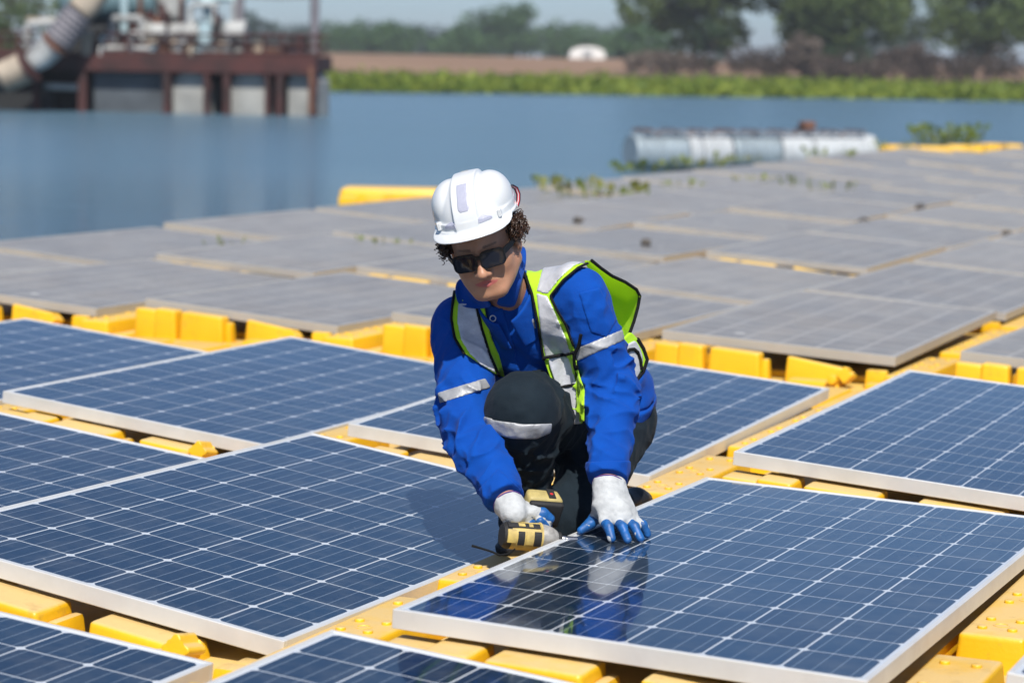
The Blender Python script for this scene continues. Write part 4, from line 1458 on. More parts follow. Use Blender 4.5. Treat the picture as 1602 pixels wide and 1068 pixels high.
# --- jacket
def f_torso(P):
    c1, c2, c3 = neck - sp * .175, neck - sp * .33, pelvis + sp * .03
    d = ell(P, c1 + fr * .0, (.188, .125, .17), TF)
    d = smin(d, ell(P, c2, (.168, .132, .17), TF), .06)
    d = smin(d, ell(P, c3, (.172, .150, .145), TF), .05)
    d = smin(d, ell(P, PD(968, 612, 6.34), (.095, .11, .085)), .05)
    d = smin(d, cap(P, shR * .72 + neck * .28 - sp * .02, shL * .72 + neck * .28 - sp * .02, .070, .070), .05)
    d = smin(d, cap(P, neck - sp * .06, neck + sp * .01, .085, .062), .03)
    return d
def f_sleeveL(P):
    u = limb(P, shL, elbL, .072, .060, 13, .0085, 11.3, .95, .35)
    l = limb(P, elbL, wrL, .060, .046, 15, .010, 5.9, .1, .4)
    d = smin(u, l, .02)
    ax = (wrL - elbL) / np.linalg.norm(wrL - elbL)
    return smax(d, (P - (wrL - ax * .006)) @ ax, .004)
def f_sleeveR(P):
    u = limb(P, shR, elbR, .075, .062, 13, .009, 8.3, .9, .4)
    l = limb(P, elbR, wrR, .062, .046, 15, .010, 6.6, .15, .4)
    d = smin(u, l, .02)
    ax = (wrR - elbR) / np.linalg.norm(wrR - elbR)
    return smax(d, (P - (wrR - ax * .008)) @ ax, .004)
HEM = PD(1000, 652, 6.32)
HEMN = sp * .35 + V3(0, 0, 1)
HEMN = HEMN / np.linalg.norm(HEMN)
def f_jacket(P):
    t = f_torso(P)
    loc = (P - pelvis) @ TF
    # cloth gathers above the hem and runs in drawn folds over the chest
    t = t + .006 * np.sin(loc[:, 2] * 95 + 5 * vnoise(P, 8)) * np.exp(-((loc[:, 2] - .06) / .08) ** 2)
    t = t + .0035 * np.sin((loc[:, 0] * .8 + loc[:, 2] * .5) * 70 + 5 * vnoise(P + 3, 7))
    # hem: cut square below the waist, belt band slightly drawn in
    hm = (P - HEM) @ HEMN
    t = smax(t, -hm, .006)
    t = t + .005 * np.clip(1 - np.abs(hm - .048) / .006, 0, 1)
    d = smin(t, f_sleeveL(P), .030)
    d = smin(d, f_sleeveR(P), .030)
    d = d + .0018 * vnoise(P, 42)
    # room for the neck
    return smax(d, -cap(P, neck + sp * .06, neck - sp * .02 + fr * .02, .058, .040), .006)
lo = np.minimum.reduce([shR, shL, elbR, elbL, wrR, wrL, pelvis]) - V3(.13, .13, .10)
hi = np.maximum.reduce([shR, shL, elbR, elbL, wrR, wrL, pelvis, neck]) + V3(.20, .20, .14)
FJ = Field(f_jacket, lo, hi, .0036, .022)
jacket = keep(grown('jacket', FJ.mesh(), M['jacket'], worker, 1))
uJ, vJ, dJ = pix(FJ.P)
locJ = (FJ.P - pelvis) @ TF
front = -(locJ[:, 1] + .035)                # negative on the chest side
armL = f_sleeveL(FJ.P)
tors = f_torso(FJ.P)
def piece(name, mat, out, inn, region, parent, sm=1, extra=None):
    dd = np.maximum.reduce([FJ.d - out, inn - FJ.d, region] + ([] if extra is None else extra))
    v, q = largest(FJ.mesh(FJ.derived(dd)))
    return keep(grown(name, (v, q), mat, parent, sm))
S_ = 1 / 630.0
VLEFT = [(815, 366), (832, 366), (850, 372), (877, 378), (901, 388), (932, 405), (904, 419), (880, 439), (861, 463), (869, 481), (884, 507), (897, 540), (906, 584), (915, 611), (914, 659), (892, 664), (879, 641), (867, 608), (850, 560), (841, 504), (832, 459), (823, 426), (818, 396)]
VRIGHT = [(716, 440), (709, 468), (706, 498), (711, 528), (726, 552), (752, 570), (778, 587), (790, 590), (781, 556), (769, 528), (760, 490), (756, 468), (735, 440)]
nearside = dJ - 6.09                        # only the side of the body towards the chest front
pl, pr = poly_sd(uJ, vJ, VLEFT) * S_, poly_sd(uJ, vJ, VRIGHT) * S_
upper = np.where(vJ < 470, dJ - 6.15, dJ - 6.03)
vest = piece('vest', M['lime'], .009, -.006, np.maximum(pl, upper), worker)
piece('vest_front', M['lime'], .009, -.006, np.maximum(pr, dJ - 6.09), vest)
SILV = [[(856, 402), (877, 379), (901, 389), (926, 404), (898, 416), (877, 434), (857, 460), (839, 456), (847, 426)],
        [(839, 458), (856, 463), (866, 483), (884, 525), (893, 552), (853, 559), (846, 522)]]
for s in SILV:
    piece('reflective_strip', M['silver'], .0118, -.004, np.maximum(poly_sd(uJ, vJ, s) * S_, upper), vest)
piece('reflective_strip', M['silver'], .0118, -.004, np.maximum(poly_sd(uJ, vJ, [(717, 474), (743, 474), (752, 510), (764, 548), (776, 584), (752, 570), (735, 554), (721, 532), (715, 503)]) * S_, dJ - 6.09), vest)
def trim(pts, w, lim, name='binding'):
    piece(name, M['blacktrim'], .0135, -.004, np.maximum((line_sd(uJ, vJ, pts) - w) * S_, dJ - lim), vest)
trim([(932, 406), (905, 418), (881, 438), (861, 463), (870, 482), (885, 508), (897, 541)], 1.9, 6.19)
trim([(820, 426), (832, 459), (841, 504), (850, 560)], 2.2, 6.09)
trim([(850, 562), (872, 559), (898, 551)], 2.3, 6.09)
trim([(711, 455), (708, 474), (706, 498), (711, 528), (726, 553)], 2.2, 6.13)
trim([(744, 474), (753, 512), (766, 554), (781, 588)], 2.4, 6.09)
# zip tape and its cord hang free of the arm
def cord(name, pts, rad, mat, parent, n=8):
    bm = nb()
    add_tube(bm, [Vector(PD(*p)) for p in pts], rad, n)
    return keep(obj(name, bm, mat, parent, auto=60))
def surf(u, v, off, fn=None, d0=5.45, d1=6.5, miss=None):
    """first point of the jacket seen at a pixel, lifted towards the camera by off"""
    dd = np.linspace(d0, d1, 500)
    r = np.array(ray(u, v))
    f = (fn or f_jacket)(V3(0, 0, CAM_H) + dd[:, None] * r)
    k = np.argmax(f < 0)
    if not (f < 0).any(): return PD(u, v, miss if miss else neck[1])
    return PD(u, v, dd[k] - off)
def cord(name, pts, rad, mat, parent, n=8):
    bm = nb()
    add_tube(bm, [Vector(surf(*p)) for p in pts], rad, n)
    return keep(obj(name, bm, mat, parent, auto=60))
cord('zip_cord', [(909, 523, .012), (905, 542, .014), (898, 556, .018), (899, 572, .018), (903, 588, .018)], .0042, M['blacktrim'], vest)
cord('zip_cord', [(896, 548, .017), (902, 575, .017), (904, 610, .017), (904, 655, .017)], .0048, M['blacktrim'], vest)
# jacket trims: bands on the sleeves, chest tape, placket, pocket, stud
armband = [(899, 546), (976, 514), (977, 532), (901, 566)]
piece('sleeve_band', M['silver_grey'], .0032, -.009, np.maximum(poly_sd(uJ, vJ, armband) * S_, armL - .006), jacket)
armR = f_sleeveR(FJ.P)
piece('sleeve_band', M['silver_grey'], .0032, -.009, np.maximum(poly_sd(uJ, vJ, [(684, 614), (759, 591), (768, 606), (688, 631)]) * S_, armR - .008), jacket)
piece('chest_tape', M['silver_grey'], .003, -.008, np.maximum(poly_sd(uJ, vJ, [(811, 508), (836, 497), (839, 513), (819, 524)]) * S_, dJ - 6.03), jacket)
piece('chest_tape', M['silver_grey'], .003, -.008, np.maximum(poly_sd(uJ, vJ, [(766, 521), (776, 523), (782, 541), (772, 536)]) * S_, dJ - 6.03), jacket)
piece('placket', M['jacket'], .0042, -.008, np.maximum(poly_sd(uJ, vJ, [(759, 496), (786, 480), (799, 520), (814, 584), (786, 586), (770, 530)]) * S_, dJ - 6.03), jacket)
piece('sleeve_pocket', M['jacket'], .0042, -.008, np.maximum.reduce([poly_sd(uJ, vJ, [(905, 458), (938, 450), (965, 500), (949, 528), (924, 520)]) * S_, armL - .006, dJ - 5.97]), jacket)
for nm, poly, arm in (('cuff', [(915, 722), (990, 720), (990, 762), (918, 762)], armL), ('cuff', [(742, 772), (780, 732), (816, 766), (776, 812)], armR)):
    piece(nm, M['jacket'], .0035, -.009, np.maximum(poly_sd(uJ, vJ, poly) * S_, arm - .006), jacket)
piece('waistband', M['jacket'], .004, -.009, np.maximum.reduce([np.abs((FJ.P - HEM) @ HEMN - .024) - .022, tors - .03]), jacket)
# back of the vest, wrapped round the ribs, with its tape
piece('vest_back', M['lime'], .009, -.006, np.maximum.reduce([locJ[:, 1] + .03, tors - .022, -(locJ[:, 2] - .09), locJ[:, 2] - .46, np.abs(locJ[:, 0]) - .2, .012 - armL, .012 - armR]), vest)
# open armhole: the sheer back of the vest stands away behind the arm
outer = [(925, 407, 5.990), (941, 420, 6.010), (958, 432, 6.040), (978, 441, 6.070), (996, 453, 6.090), (1001, 463, 6.110), (998, 480, 6.110), (992, 502, 6.110), (984, 524, 6.110), (975, 546, 6.090)]
inner = [(915, 412, 6.050), (928, 432, 6.090), (938, 450, 6.130), (948, 466, 6.160), (958, 482, 6.180), (963, 494, 6.190), (967, 508, 6.190), (970, 520, 6.190), (971, 534, 6.170), (970, 548, 6.150)]
vs, fs = [], []
K = 7
for a, b in zip(outer, inner):
    pa, pb = PD(*a), PD(*b)
    for k in range(K):
        t = k / (K - 1)
        bul = math.sin(t * math.pi) * .018
        vs.append(pa * (1 - t) + pb * t + V3(.012 * math.sin(9 * t + a[1] * .1) * .3, bul, .004 * math.sin(6 * t + a[0] * .2)))
for i in range(len(outer) - 1):
    for k in range(K - 1):
        q = i * K + k
        fs.append((q, q + 1, q + 1 + K, q + K))
flap = keep(pydata('armhole_flap', vs, fs, M['lime_sheer'], vest))
flap.modifiers.new('subdivision', 'SUBSURF').render_levels = 2
so = flap.modifiers.new('thickness', 'SOLIDIFY'); so.thickness = .0025
bm = nb()
add_tube(bm, [Vector(PD(*p)) for p in outer], .0042, 8)
keep(obj('binding', bm, M['blacktrim'], vest, auto=60))

# --- head and the body under the clothes
HC = PD(757, 380, 5.80)
def rot_head(a, b, g):
    B = np.diag([-1., -1., 1.])
    Rz = np.array([[math.cos(a), -math.sin(a), 0], [math.sin(a), math.cos(a), 0], [0, 0, 1]])
    Rx = np.array([[1, 0, 0], [0, math.cos(b), -math.sin(b)], [0, math.sin(b), math.cos(b)]])
    Ry = np.array([[math.cos(g), 0, math.sin(g)], [0, 1, 0], [-math.sin(g), 0, math.cos(g)]])
    return Rz @ B @ Rx @ Ry
HR = rot_head(R(-7), R(-14), R(15))         # columns: his right, forward, up
def H(x, y, z): return HC + HR @ V3(x, y, z)
def f_head_local(q):
    ax = np.abs(q[:, 0])
    m = q.copy(); m[:, 0] = ax
    d = ell(m, V3(0, -.005, .035), (.077, .097, .092))
    d = smin(d, ell(m, V3(0, .040, -.035), (.064, .058, .082)), .030)
    d = smin(d, ell(m, V3(.038, .052, -.032), (.030, .034, .034)), .020)          # cheeks
    d = smin(d, cap(m, V3(.058, .005, -.052), V3(.026, .074, -.098), .024, .019), .024)   # jaw
    d = smin(d, ell(m, V3(0, .078, -.102), (.030, .019, .018)), .016)             # chin
    d = smin(d, cap(m, V3(0, .088, .014), V3(.040, .070, .016), .012, .011), .012)        # brow
    d = smax(d, -ell(m, V3(.032, .104, -.008), (.019, .016, .011)), .012)         # eye sockets
    d = smin(d, ell(m, V3(.032, .078, -.008), (.013, .013, .010)), .006)
    nose = cap(m, V3(0, .092, -.002), V3(0, .113, -.040), .0085, .0105)
    nose = smin(nose, ell(m, V3(0, .114, -.045), (.0135, .0125, .0105)), .006)
    nose = smin(nose, ell(m, V3(.0135, .101, -.047), (.0090, .011, .0085)), .006)
    nose = smax(nose, -ell(m, V3(.0075, .110, -.0555), (.0036, .005, .003)), .003)
    d = smin(d, nose, .009)
    mu = ell(m, V3(0, .080, -.070), (.034, .0185, .022))
    d = smin(d, mu, .014)
    up_ = cap(m, V3(.003, .0955, -.0668), V3(.027, .0800, -.0705), .0042, .0018)
    lw = cap(m, V3(0, .0945, -.0755), V3(.022, .0830, -.0735), .0060, .0024)
    d = smin(d, up_, .004)
    d = smin(d, lw, .005)
    d = smax(d, -cap(m, V3(0, .1005, -.0710), V3(.029, .0850, -.0712), .0015, .0011), .003)
    # ears
    ear = ell(m, V3(.080, -.008, -.012), (.009, .019, .031))
    ear = smax(ear, -ell(m, V3(.090, -.004, -.010), (.008, .011, .020)), .005)
    d = smin(d, ear, .006)
    return d
neck_top = H(0, -.022, -.075)
def f_body(P):
    q = (P - HC) @ HR
    d = f_head_local(q)
    d = smin(d, cap(P, neck_top, neck - sp * .05, .049, .052), .022)
    d = smin(d, np.minimum.reduce([cap(P, neck - sp * .08, pelvis, .07, .09), cap(P, neck - sp * .06, shR, .05, .045), cap(P, neck - sp * .06, shL, .05, .045)]), .03)
    for s, e, w, hnd in ((shR, elbR, wrR, wrR + (wrR - elbR) * .12), (shL, elbL, wrL, wrL + (wrL - elbL) * .10)):
        d = smin(d, chain(P, [s, e, w, hnd], [.044, .036, .0295, .024]), .015)
    return d
lo = np.minimum.reduce([shR, elbR, wrR, wrL, pelvis, HC]) - V3(.12, .13, .13)
hi = np.maximum.reduce([shL, elbL, pelvis, HC]) + V3(.12, .12, .14)
FB = Field(f_body, lo, hi, .0028, .004)
vb, qb = FB.mesh()
body = keep(grown('body', (vb, qb), M['skin'], worker, 1))
co = np.empty(len(body.data.vertices) * 3)
body.data.vertices.foreach_get('co', co)
ql = (co.reshape(-1, 3) - HC) @ HR
ax = np.abs(ql[:, 0])
flat = np.stack([ax, np.zeros(len(ax)), ql[:, 2]], 1)
lip = np.clip(1 - np.minimum(cap(flat, V3(.003, 0, -.0668), V3(.027, 0, -.0705), .0036, .0010), cap(flat, V3(0, 0, -.0755), V3(.023, 0, -.0730), .0052, .0014)) / .0016, 0, 1) * (ql[:, 1] > .06)
brow = .6 * np.clip(1 - cap(flat, V3(.018, 0, .0165), V3(.046, 0, .0180), .0026, .0014) / .002, 0, 1) * (ql[:, 1] > .05)
for nm, arr in (('lip', lip), ('brow', brow)):
    a_ = body.data.attributes.new(nm, 'FLOAT', 'POINT')
    a_.data.foreach_set('value', arr.astype(np.float32))

# collar: two leaves standing round the neck
def f_collar(P):
    a, b = neck - sp * .045 + fr * .012, neck + sp * .055 + fr * .004
    ax = (b - a) / np.linalg.norm(b - a)
    t = (P - a) @ ax
    q = P - a - t[:, None] * ax
    r = np.sqrt((q * q).sum(1))
    fx, fy = q @ ac, q @ fr
    ang = np.arctan2(fx, fy)                       # 0 = front
    rad = .080 - .10 * t + .018 * np.exp(-(ang / .9) ** 2)
    d = np.abs(r - rad) - .0042
    top = .072 - .020 * np.exp(-(ang / .75) ** 2)
    d = smax(d, t - top, .004)
    d = smax(d, -(t + .035), .004)
    return np.maximum(d, .14 + .5 * np.clip(t - .02, 0, 1) - np.abs(ang) * .6) if False else smax(d, (.16 - np.abs(ang)) * .06, .004)
FC = Field(f_collar, neck - V3(.16, .16, .16), neck + V3(.16, .16, .16), .0032, .004)
keep(grown('collar', FC.mesh(), M['jacket'], jacket, 1))
def sheet(name, rows, mat, parent, th=.004, lev=2):
    """cloth leaf between two or more rows of points"""
    n = len(rows[0])
    vs = [p for r in rows for p in r]
    fs = [(i * n + k, i * n + k + 1, (i + 1) * n + k + 1, (i + 1) * n + k) for i in range(len(rows) - 1) for k in range(n - 1)]
    o = keep(pydata(name, vs, fs, mat, parent))
    o.modifiers.new('subdivision', 'SUBSURF').render_levels = lev
    m = o.modifiers.new('thickness', 'SOLIDIFY'); m.thickness = th; m.offset = 0
    return o
def f_neck(P): return np.minimum(cap(P, neck_top + sp * .03, neck - sp * .05, .066, .068), f_jacket(P))
rin = [(811, 385), (808, 402), (803, 425), (790, 455), (772, 476)]
rout = [(823, 388), (823, 414), (816, 438), (811, 458), (806, 482)]
ni = [5.98, 5.945, 5.91, 5.885, 5.865]
sheet('collar_leaf', [[surf(u, v, .004, f_neck, miss=d) for (u, v), d in zip(rin, ni)],
                      [surf((a[0] + b[0]) / 2, (a[1] + b[1]) / 2, .016, f_neck, miss=d) for a, b, d in zip(rin, rout, ni)],
                      [surf(u, v, .012, f_neck, miss=d) for (u, v), d in zip(rout, ni)]], M['jacket'], jacket)
lin = [(722, 434), (732, 446), (745, 457), (756, 466), (767, 475)]
lout = [(711, 446), (715, 478), (733, 482), (750, 483), (766, 481)]
ni = [6.0, 5.96, 5.92, 5.89, 5.865]
sheet('collar_leaf', [[surf(u, v, .004, f_neck, miss=d) for (u, v), d in zip(lin, ni)],
                      [surf((a[0] + b[0]) / 2, (a[1] + b[1]) / 2, .016, f_neck, miss=d) for a, b, d in zip(lin, lout, ni)],
                      [surf(u, v, .014, f_neck, miss=d) for (u, v), d in zip(lout, ni)]], M['jacket'], jacket)
# side of the vest below the armhole: lime cloth, silver tape, black edge
def f_tors_wide(P): return f_torso(P) - .017
so_ = [(986, 518), (997, 530), (1006, 545), (1012, 562), (1006, 581), (995, 595), (984, 604)]
si_ = [(974, 530), (975, 542), (976, 553), (977, 566), (979, 580), (981, 592), (982, 603)]
def sidept(u, v, off): return PD(u, v, 6.045 + .06 * (u - 975) / 37 + .015 * (v - 520) / 80 - off + .010)
def lerp2(a, b, t): return (a[0] + (b[0] - a[0]) * t, a[1] + (b[1] - a[1]) * t)
sheet('side_panel', [[sidept(*lerp2(a, b, t), .010) for a, b in zip(si_, so_)] for t in (0, .33, .66, 1)], M['lime'], vest)
sheet('reflective_strip', [[sidept(*lerp2(a, b, t), .0145) for a, b in zip(si_[1:6], so_[1:6])] for t in (.12, .4, .65, .86)], M['silver'], vest, .003)
bm = nb()
add_tube(bm, [Vector(sidept(u, v, .012)) for u, v in so_[1:]], .0058, 8)
keep(obj('binding', bm, M['blacktrim'], vest, auto=60))
bm = nb()
add_tube(bm, [Vector(sidept(u, v, .019)) for u, v in ((978, 553), (985, 547), (992, 546), (998, 551), (1002, 563), (1004, 578))], .0046, 8)
keep(obj('binding', bm, M['blacktrim'], vest, auto=60))
# front tail of the vest, hanging over the thigh
def f_under(P): return np.minimum(f_torso(P) - .006, f_trousers(P))
tl_ = [(850, 560), (858, 582), (867, 607), (879, 641), (891, 664)]
tr_ = [(897, 552), (902, 576), (908, 600), (914, 628), (913, 662)]
def f_plain(P): return f_torso(P) - .008
tz0, tz1 = (np.array(surf(u, v, 0, f_plain, miss=6.0)) - V3(0, 0, CAM_H) for u, v in ((852, 556), (893, 552)))
tz0, tz1 = tz0 @ np.array(fwd), tz1 @ np.array(fwd)
def tailpt(a, b, t, off):
    u, v = lerp2(a, b, t)
    return PD(u, v, tz0 + (tz1 - tz0) * t + .010 * math.sin(t * 7 + v * .05) + .0002 * (v - 555) - off)
sheet('vest_tail', [[tailpt(a, b, t, .014) for a, b in zip(tl_, tr_)] for t in (0, .25, .5, .75, 1)], M['lime'], vest, .003)
sheet('reflective_strip', [[tailpt(a, b, t, .0225) for a, b in zip(tl_, tr_)] for t in (.12, .35, .6, .85)], M['silver'], vest, .003)
for k, (i, rr) in enumerate(((0, .0042), (2, .0038))):
    bm = nb()
    add_tube(bm, [Vector(tailpt(tl_[i], tr_[i], t, .026)) for t in (0, .3, .6, 1)], rr, 8)
    keep(obj('binding', bm, M['blacktrim'], vest, auto=60))
# press stud
ps = Vector(surf(771, 498, .013))
bm = nb()
u_, w_ = Vector(CX), Vector(CY)
add_tube(bm, [ps + (u_ * math.cos(2 * math.pi * k / 20) + w_ * math.sin(2 * math.pi * k / 20)) * .0072 for k in range(20)], .0016, 6, closed=True)
keep(obj('press_stud', bm, M['silver'], jacket, auto=60))
# ------------------------------------------------------------------ helmet, hair, glasses
HSC, HUP = .955, V3(.002, .0, .020)      # the helmet sits a little higher than the skull's own frame
def to_head(v): return HC + v @ HR.T
def to_helm(v): return HC + (v * HSC + HUP) @ HR.T
HEADM = Matrix(((HR[0, 0], HR[0, 1], HR[0, 2], HC[0]), (HR[1, 0], HR[1, 1], HR[1, 2], HC[1]), (HR[2, 0], HR[2, 1], HR[2, 2], HC[2]), (0, 0, 0, 1)))
def f_dome(P):
    m = P.copy(); m[:, 0] = np.abs(m[:, 0])
    c = V3(0, -.010, .055)
    d = ell(m, c, (.0985, .124, .104))
    d = smin(d, ell(m, V3(.049, -.018, .084), (.0555, .092, .070)), .003)
    rid = np.maximum(ell(m, c, (.2, .1300, .1105)), m[:, 0] - .030)
    d = smin(d, rid, .010)
    low = np.maximum(ell(m, V3(0, -.010, .055), (.1025, .128, .2)), np.abs(P[:, 2] - .060) - .012)
    return smin(d, low, .006)
def f_helmet(P):
    d = f_dome(P)
    m = P.copy(); m[:, 0] = np.abs(m[:, 0])
    d = np.maximum(d, -ell(m, V3(0, -.010, .050), (.094, .119, .098)))
    d = smax(d, -(P[:, 2] - .047), .003)
    # peak
    zb = .0515 - .17 * (P[:, 1] - .105) - 1.4 * P[:, 0] ** 2
    pk = np.abs(P[:, 2] - zb) - .0022
    out = (np.sqrt((P[:, 0] / .1035) ** 2 + ((P[:, 1] - .055) / .112) ** 2) - 1) * .1
    pk = smax(smax(pk, out, .002), -(P[:, 1] - .035), .002)
    inn = ell(m, V3(0, -.010, .040), (.094, .119, .2))
    pk = smax(pk, -inn, .002)
    d = smin(d, pk, .007)
    lip_ = np.maximum(np.abs(ell(m, V3(0, -.010, .050), (.1035, .129, .3))) - .0035, np.abs(P[:, 2] - .050) - .003)
    return smin(d, lip_, .003)
FH = Field(f_helmet, (-.13, -.16, .015), (.13, .20, .19), .0019, .005)
def grown_head(name, vq, mat, parent, sm=1):
    v, q = vq
    return keep(grown(name, (to_head(v), q), mat, parent, sm))
def grown_helm(name, vq, mat, parent, sm=1):
    v, q = vq
    return keep(grown(name, (to_helm(v), q), mat, parent, sm))
HELM = HEADM @ Matrix.Translation(Vector(HUP)) @ Matrix.Diagonal((HSC, HSC, HSC, 1))
helmet = grown_helm('helmet', FH.mesh(), M['helmet'], worker, 2)
X_, Y_, Z_ = FH.P[:, 0], FH.P[:, 1], FH.P[:, 2]
dome_d = f_dome(FH.P)
def patch(poly, cond, ax):
    a, b = (X_, Z_) if ax == 'xz' else (Y_, Z_)
    p = poly_sd(a * 1000, b * 1000, poly) / 1000
    dd = np.maximum.reduce([dome_d - .0012, -dome_d - .003, smax(p, p, .001), cond])
    grown_helm('reflector_patch', largest(FH.mesh(FH.derived(dd))), M['reflector'], helmet, 2)
patch([(-15, 104), (-10, 98), (10, 98), (15, 104), (14, 154), (-14, 154)], -(Y_ - .0), 'xz')
patch([(28, 65), (33, 61), (62, 62), (62, 70), (40, 80), (31, 77)], -(Y_ - .02), 'xz')
patch([(-28, 65), (-33, 61), (-62, 62), (-62, 70), (-40, 80), (-31, 77)], -(Y_ - .02), 'xz')
patch([(-78, 64), (-70, 58), (-20, 60), (-22, 76), (-60, 84), (-76, 78)], X_ + .05, 'yz')
patch([(-78, 64), (-70, 58), (-20, 60), (-22, 76), (-60, 84), (-76, 78)], -X_ + .05, 'yz')
# clip slots and buckle on the side, strap behind
for x in (-.079, .079):
    bm = nb()
    add_box(bm, (x - .005, .066, .058), (x + .005, .082, .078), .002, 1)
    bm.transform(HELM)
    keep(obj('slot', bm, M['helmet'], helmet, auto=30))
bm = nb()
for x in (-.0138, .0138):
    pass
add_box(bm, (-.010, -.03, .1605), (.010, -.022, .1665), .001, 1)
bm.transform(HELM)
keep(obj('vent', bm, M['greyd'] if 'greyd' in M else M['blacktrim'], helmet, auto=30))
def ribbon(name, pts, w, th, mat, parent, upv=(0, 0, 1)):
    bm = nb()
    pts = [Vector(p) for p in pts]
    rings = []
    for i, p in enumerate(pts):
        d = (pts[min(i + 1, len(pts) - 1)] - pts[max(i - 1, 0)]).normalized()
        s = Vector(upv)
        s = (s - d * s.dot(d)).normalized()
        t = d.cross(s)
        rings.append([bm.verts.new(p + s * a * w / 2 + t * b * th / 2) for a, b in ((-1, -1), (1, -1), (1, 1), (-1, 1))])
    for a, b in zip(rings[:-1], rings[1:]):
        for j in range(4): bm.faces.new((a[j], a[(j + 1) % 4], b[(j + 1) % 4], b[j]))
    bm.faces.new(rings[0][::-1]); bm.faces.new(rings[-1])
    bm.transform(HELM)
    return keep(obj(name, bm, mat, parent, auto=40))
st = [(-.086, -.042, .098), (-.100, -.058, .094), (-.108, -.064, .082), (-.110, -.062, .066), (-.107, -.052, .052), (-.102, -.034, .042)]
ribbon('chin_strap', st, .013, .0016, M['strap'], helmet, (-1, .35, .1))
ribbon('strap_stripe', [(x - .001, y + .0006, z) for x, y, z in st[1:]], .0075, .0022, M['strap_red'], helmet, (-1, .35, .1))
ribbon('strap_stripe', [(x - .001, y + .0006, z) for x, y, z in st[1:]], .0022, .0030, M['helmet'], helmet, (-1, .35, .1))
for yy in (-.030, -.046):
    bm = nb()
    add_lathe(bm, [(.004, 0), (.004, .003), (.002, .004)], 10, Matrix.Translation((-.1025, yy, .045)) @ Matrix.Rotation(R(-90), 4, 'Y'))
    bm.transform(HELM)
    keep(obj('buckle', bm, M['helmet'], helmet, auto=40))

# hair: a curly mass under the rim plus single curls
def f_hair(P):
    m = P.copy(); m[:, 0] = np.abs(m[:, 0])
    d = ell(m, V3(0, -.022, .026), (.086, .088, .080))
    d = smin(d, ell(m, V3(.080, -.004, .024), (.016, .040, .030)), .012)
    d = d + .006 * vnoise(P + 9, 75) + .004 * vnoise(P, 150)
    d = smax(d, P[:, 2] - .060, .004)
    d = smax(d, P[:, 1] - (.050 - .45 * np.abs(P[:, 2] - .03)), .006)
    d = smax(d, -(P[:, 2] + .030), .010)
    ear = ell(m, V3(.080, -.004, -.016), (.022, .020, .028))
    return smax(d, -ear, .004)
FHA = Field(f_hair, (-.12, -.14, -.06), (.12, .08, .075), .0026, .01)
hair = grown_head('hair', FHA.mesh(), M['hair'], worker, 0)
rnd = random.Random(21)
bm = nb()
for k in range(520):
    sgn = 1 if rnd.random() < .5 else -1
    if rnd.random() < .72:
        y = rnd.uniform(-.06, .050); z = rnd.uniform(.006, .050)
        x = sgn * (.086 + rnd.uniform(-.006, .016)) * (1 - .9 * max(0, y - .01))
        if y < .018 and z < .012 and y > -.022: continue
    else:
        a = rnd.uniform(-1.3, 1.3)
        x, y, z = .088 * math.sin(a), -.022 - .094 * math.cos(a), rnd.uniform(-.02, .03)
    o = Vector((x, y, z))
    ax_ = Vector((sgn * rnd.uniform(.1, .7), rnd.uniform(-.5, .5), -1)).normalized()
    u_, w_ = frame_for(ax_)
    rr, ln, ph = rnd.uniform(.003, .0065), rnd.uniform(.010, .026), rnd.uniform(0, 6)
    add_tube(bm, [o + ax_ * (ln * i / 11) + (u_ * math.cos(ph + i * .95) + w_ * math.sin(ph + i * .95)) * rr for i in range(12)], [.0011] * 10 + [.0009, .0004], 4)
bm.transform(HEADM)
tag(keep(obj('curls', bm, M['hair'], hair, auto=60)), kind='stuff')

# sunglasses
def gx(x, z, off=0.0): return Vector((x, .1135 - 3.0 * x * x + off, z))
def rrect(cx, cz, hw, hh, r, n=6, drop=0.0):
    o = []
    for qx, qz, a0 in ((1, 1, 0), (-1, 1, 90), (-1, -1, 180), (1, -1, 270)):
        for i in range(n + 1):
            a = R(a0 + 90 * i / n)
            o.append((cx + qx * (hw - r) + r * math.cos(a), cz + qz * (hh - r) + r * math.sin(a)))
    return o
glasses = None
bmF = nb()
for s in (-1, 1):
    inn = rrect(s * .0345, -.0115, .0275, .0185, .0115)
    out = rrect(s * .0345, -.0098, .0302, .0215, .0130)
    n = len(inn)
    for ring_a, ring_b, oa, ob in ((inn, out, .002, .002), (out, inn, -.003, -.003)):
        va = [bmF.verts.new(gx(x, z, oa)) for x, z in ring_a]
        vb_ = [bmF.verts.new(gx(x, z, ob)) for x, z in ring_b]
        for i in range(n): bmF.faces.new((va[i], va[(i + 1) % n], vb_[(i + 1) % n], vb_[i]))
    for rg, flip in ((inn, 1), (out, 0)):
        va = [bmF.verts.new(gx(x, z, .002)) for x, z in rg]
        vb_ = [bmF.verts.new(gx(x, z, -.003)) for x, z in rg]
        for i in range(n):
            f = (va[i], vb_[i], vb_[(i + 1) % n], va[(i + 1) % n])
            bmF.faces.new(f if not flip else f[::-1])
add_bar(bmF, gx(-.006, -.001), gx(.006, -.001), .006, .009)
bmesh.ops.remove_doubles(bmF, verts=bmF.verts, dist=1e-5)
bmesh.ops.recalc_face_normals(bmF, faces=bmF.faces)
bmF.transform(HEADM)
glasses = keep(obj('sunglasses', bmF, M['glassblack'], worker, auto=40))
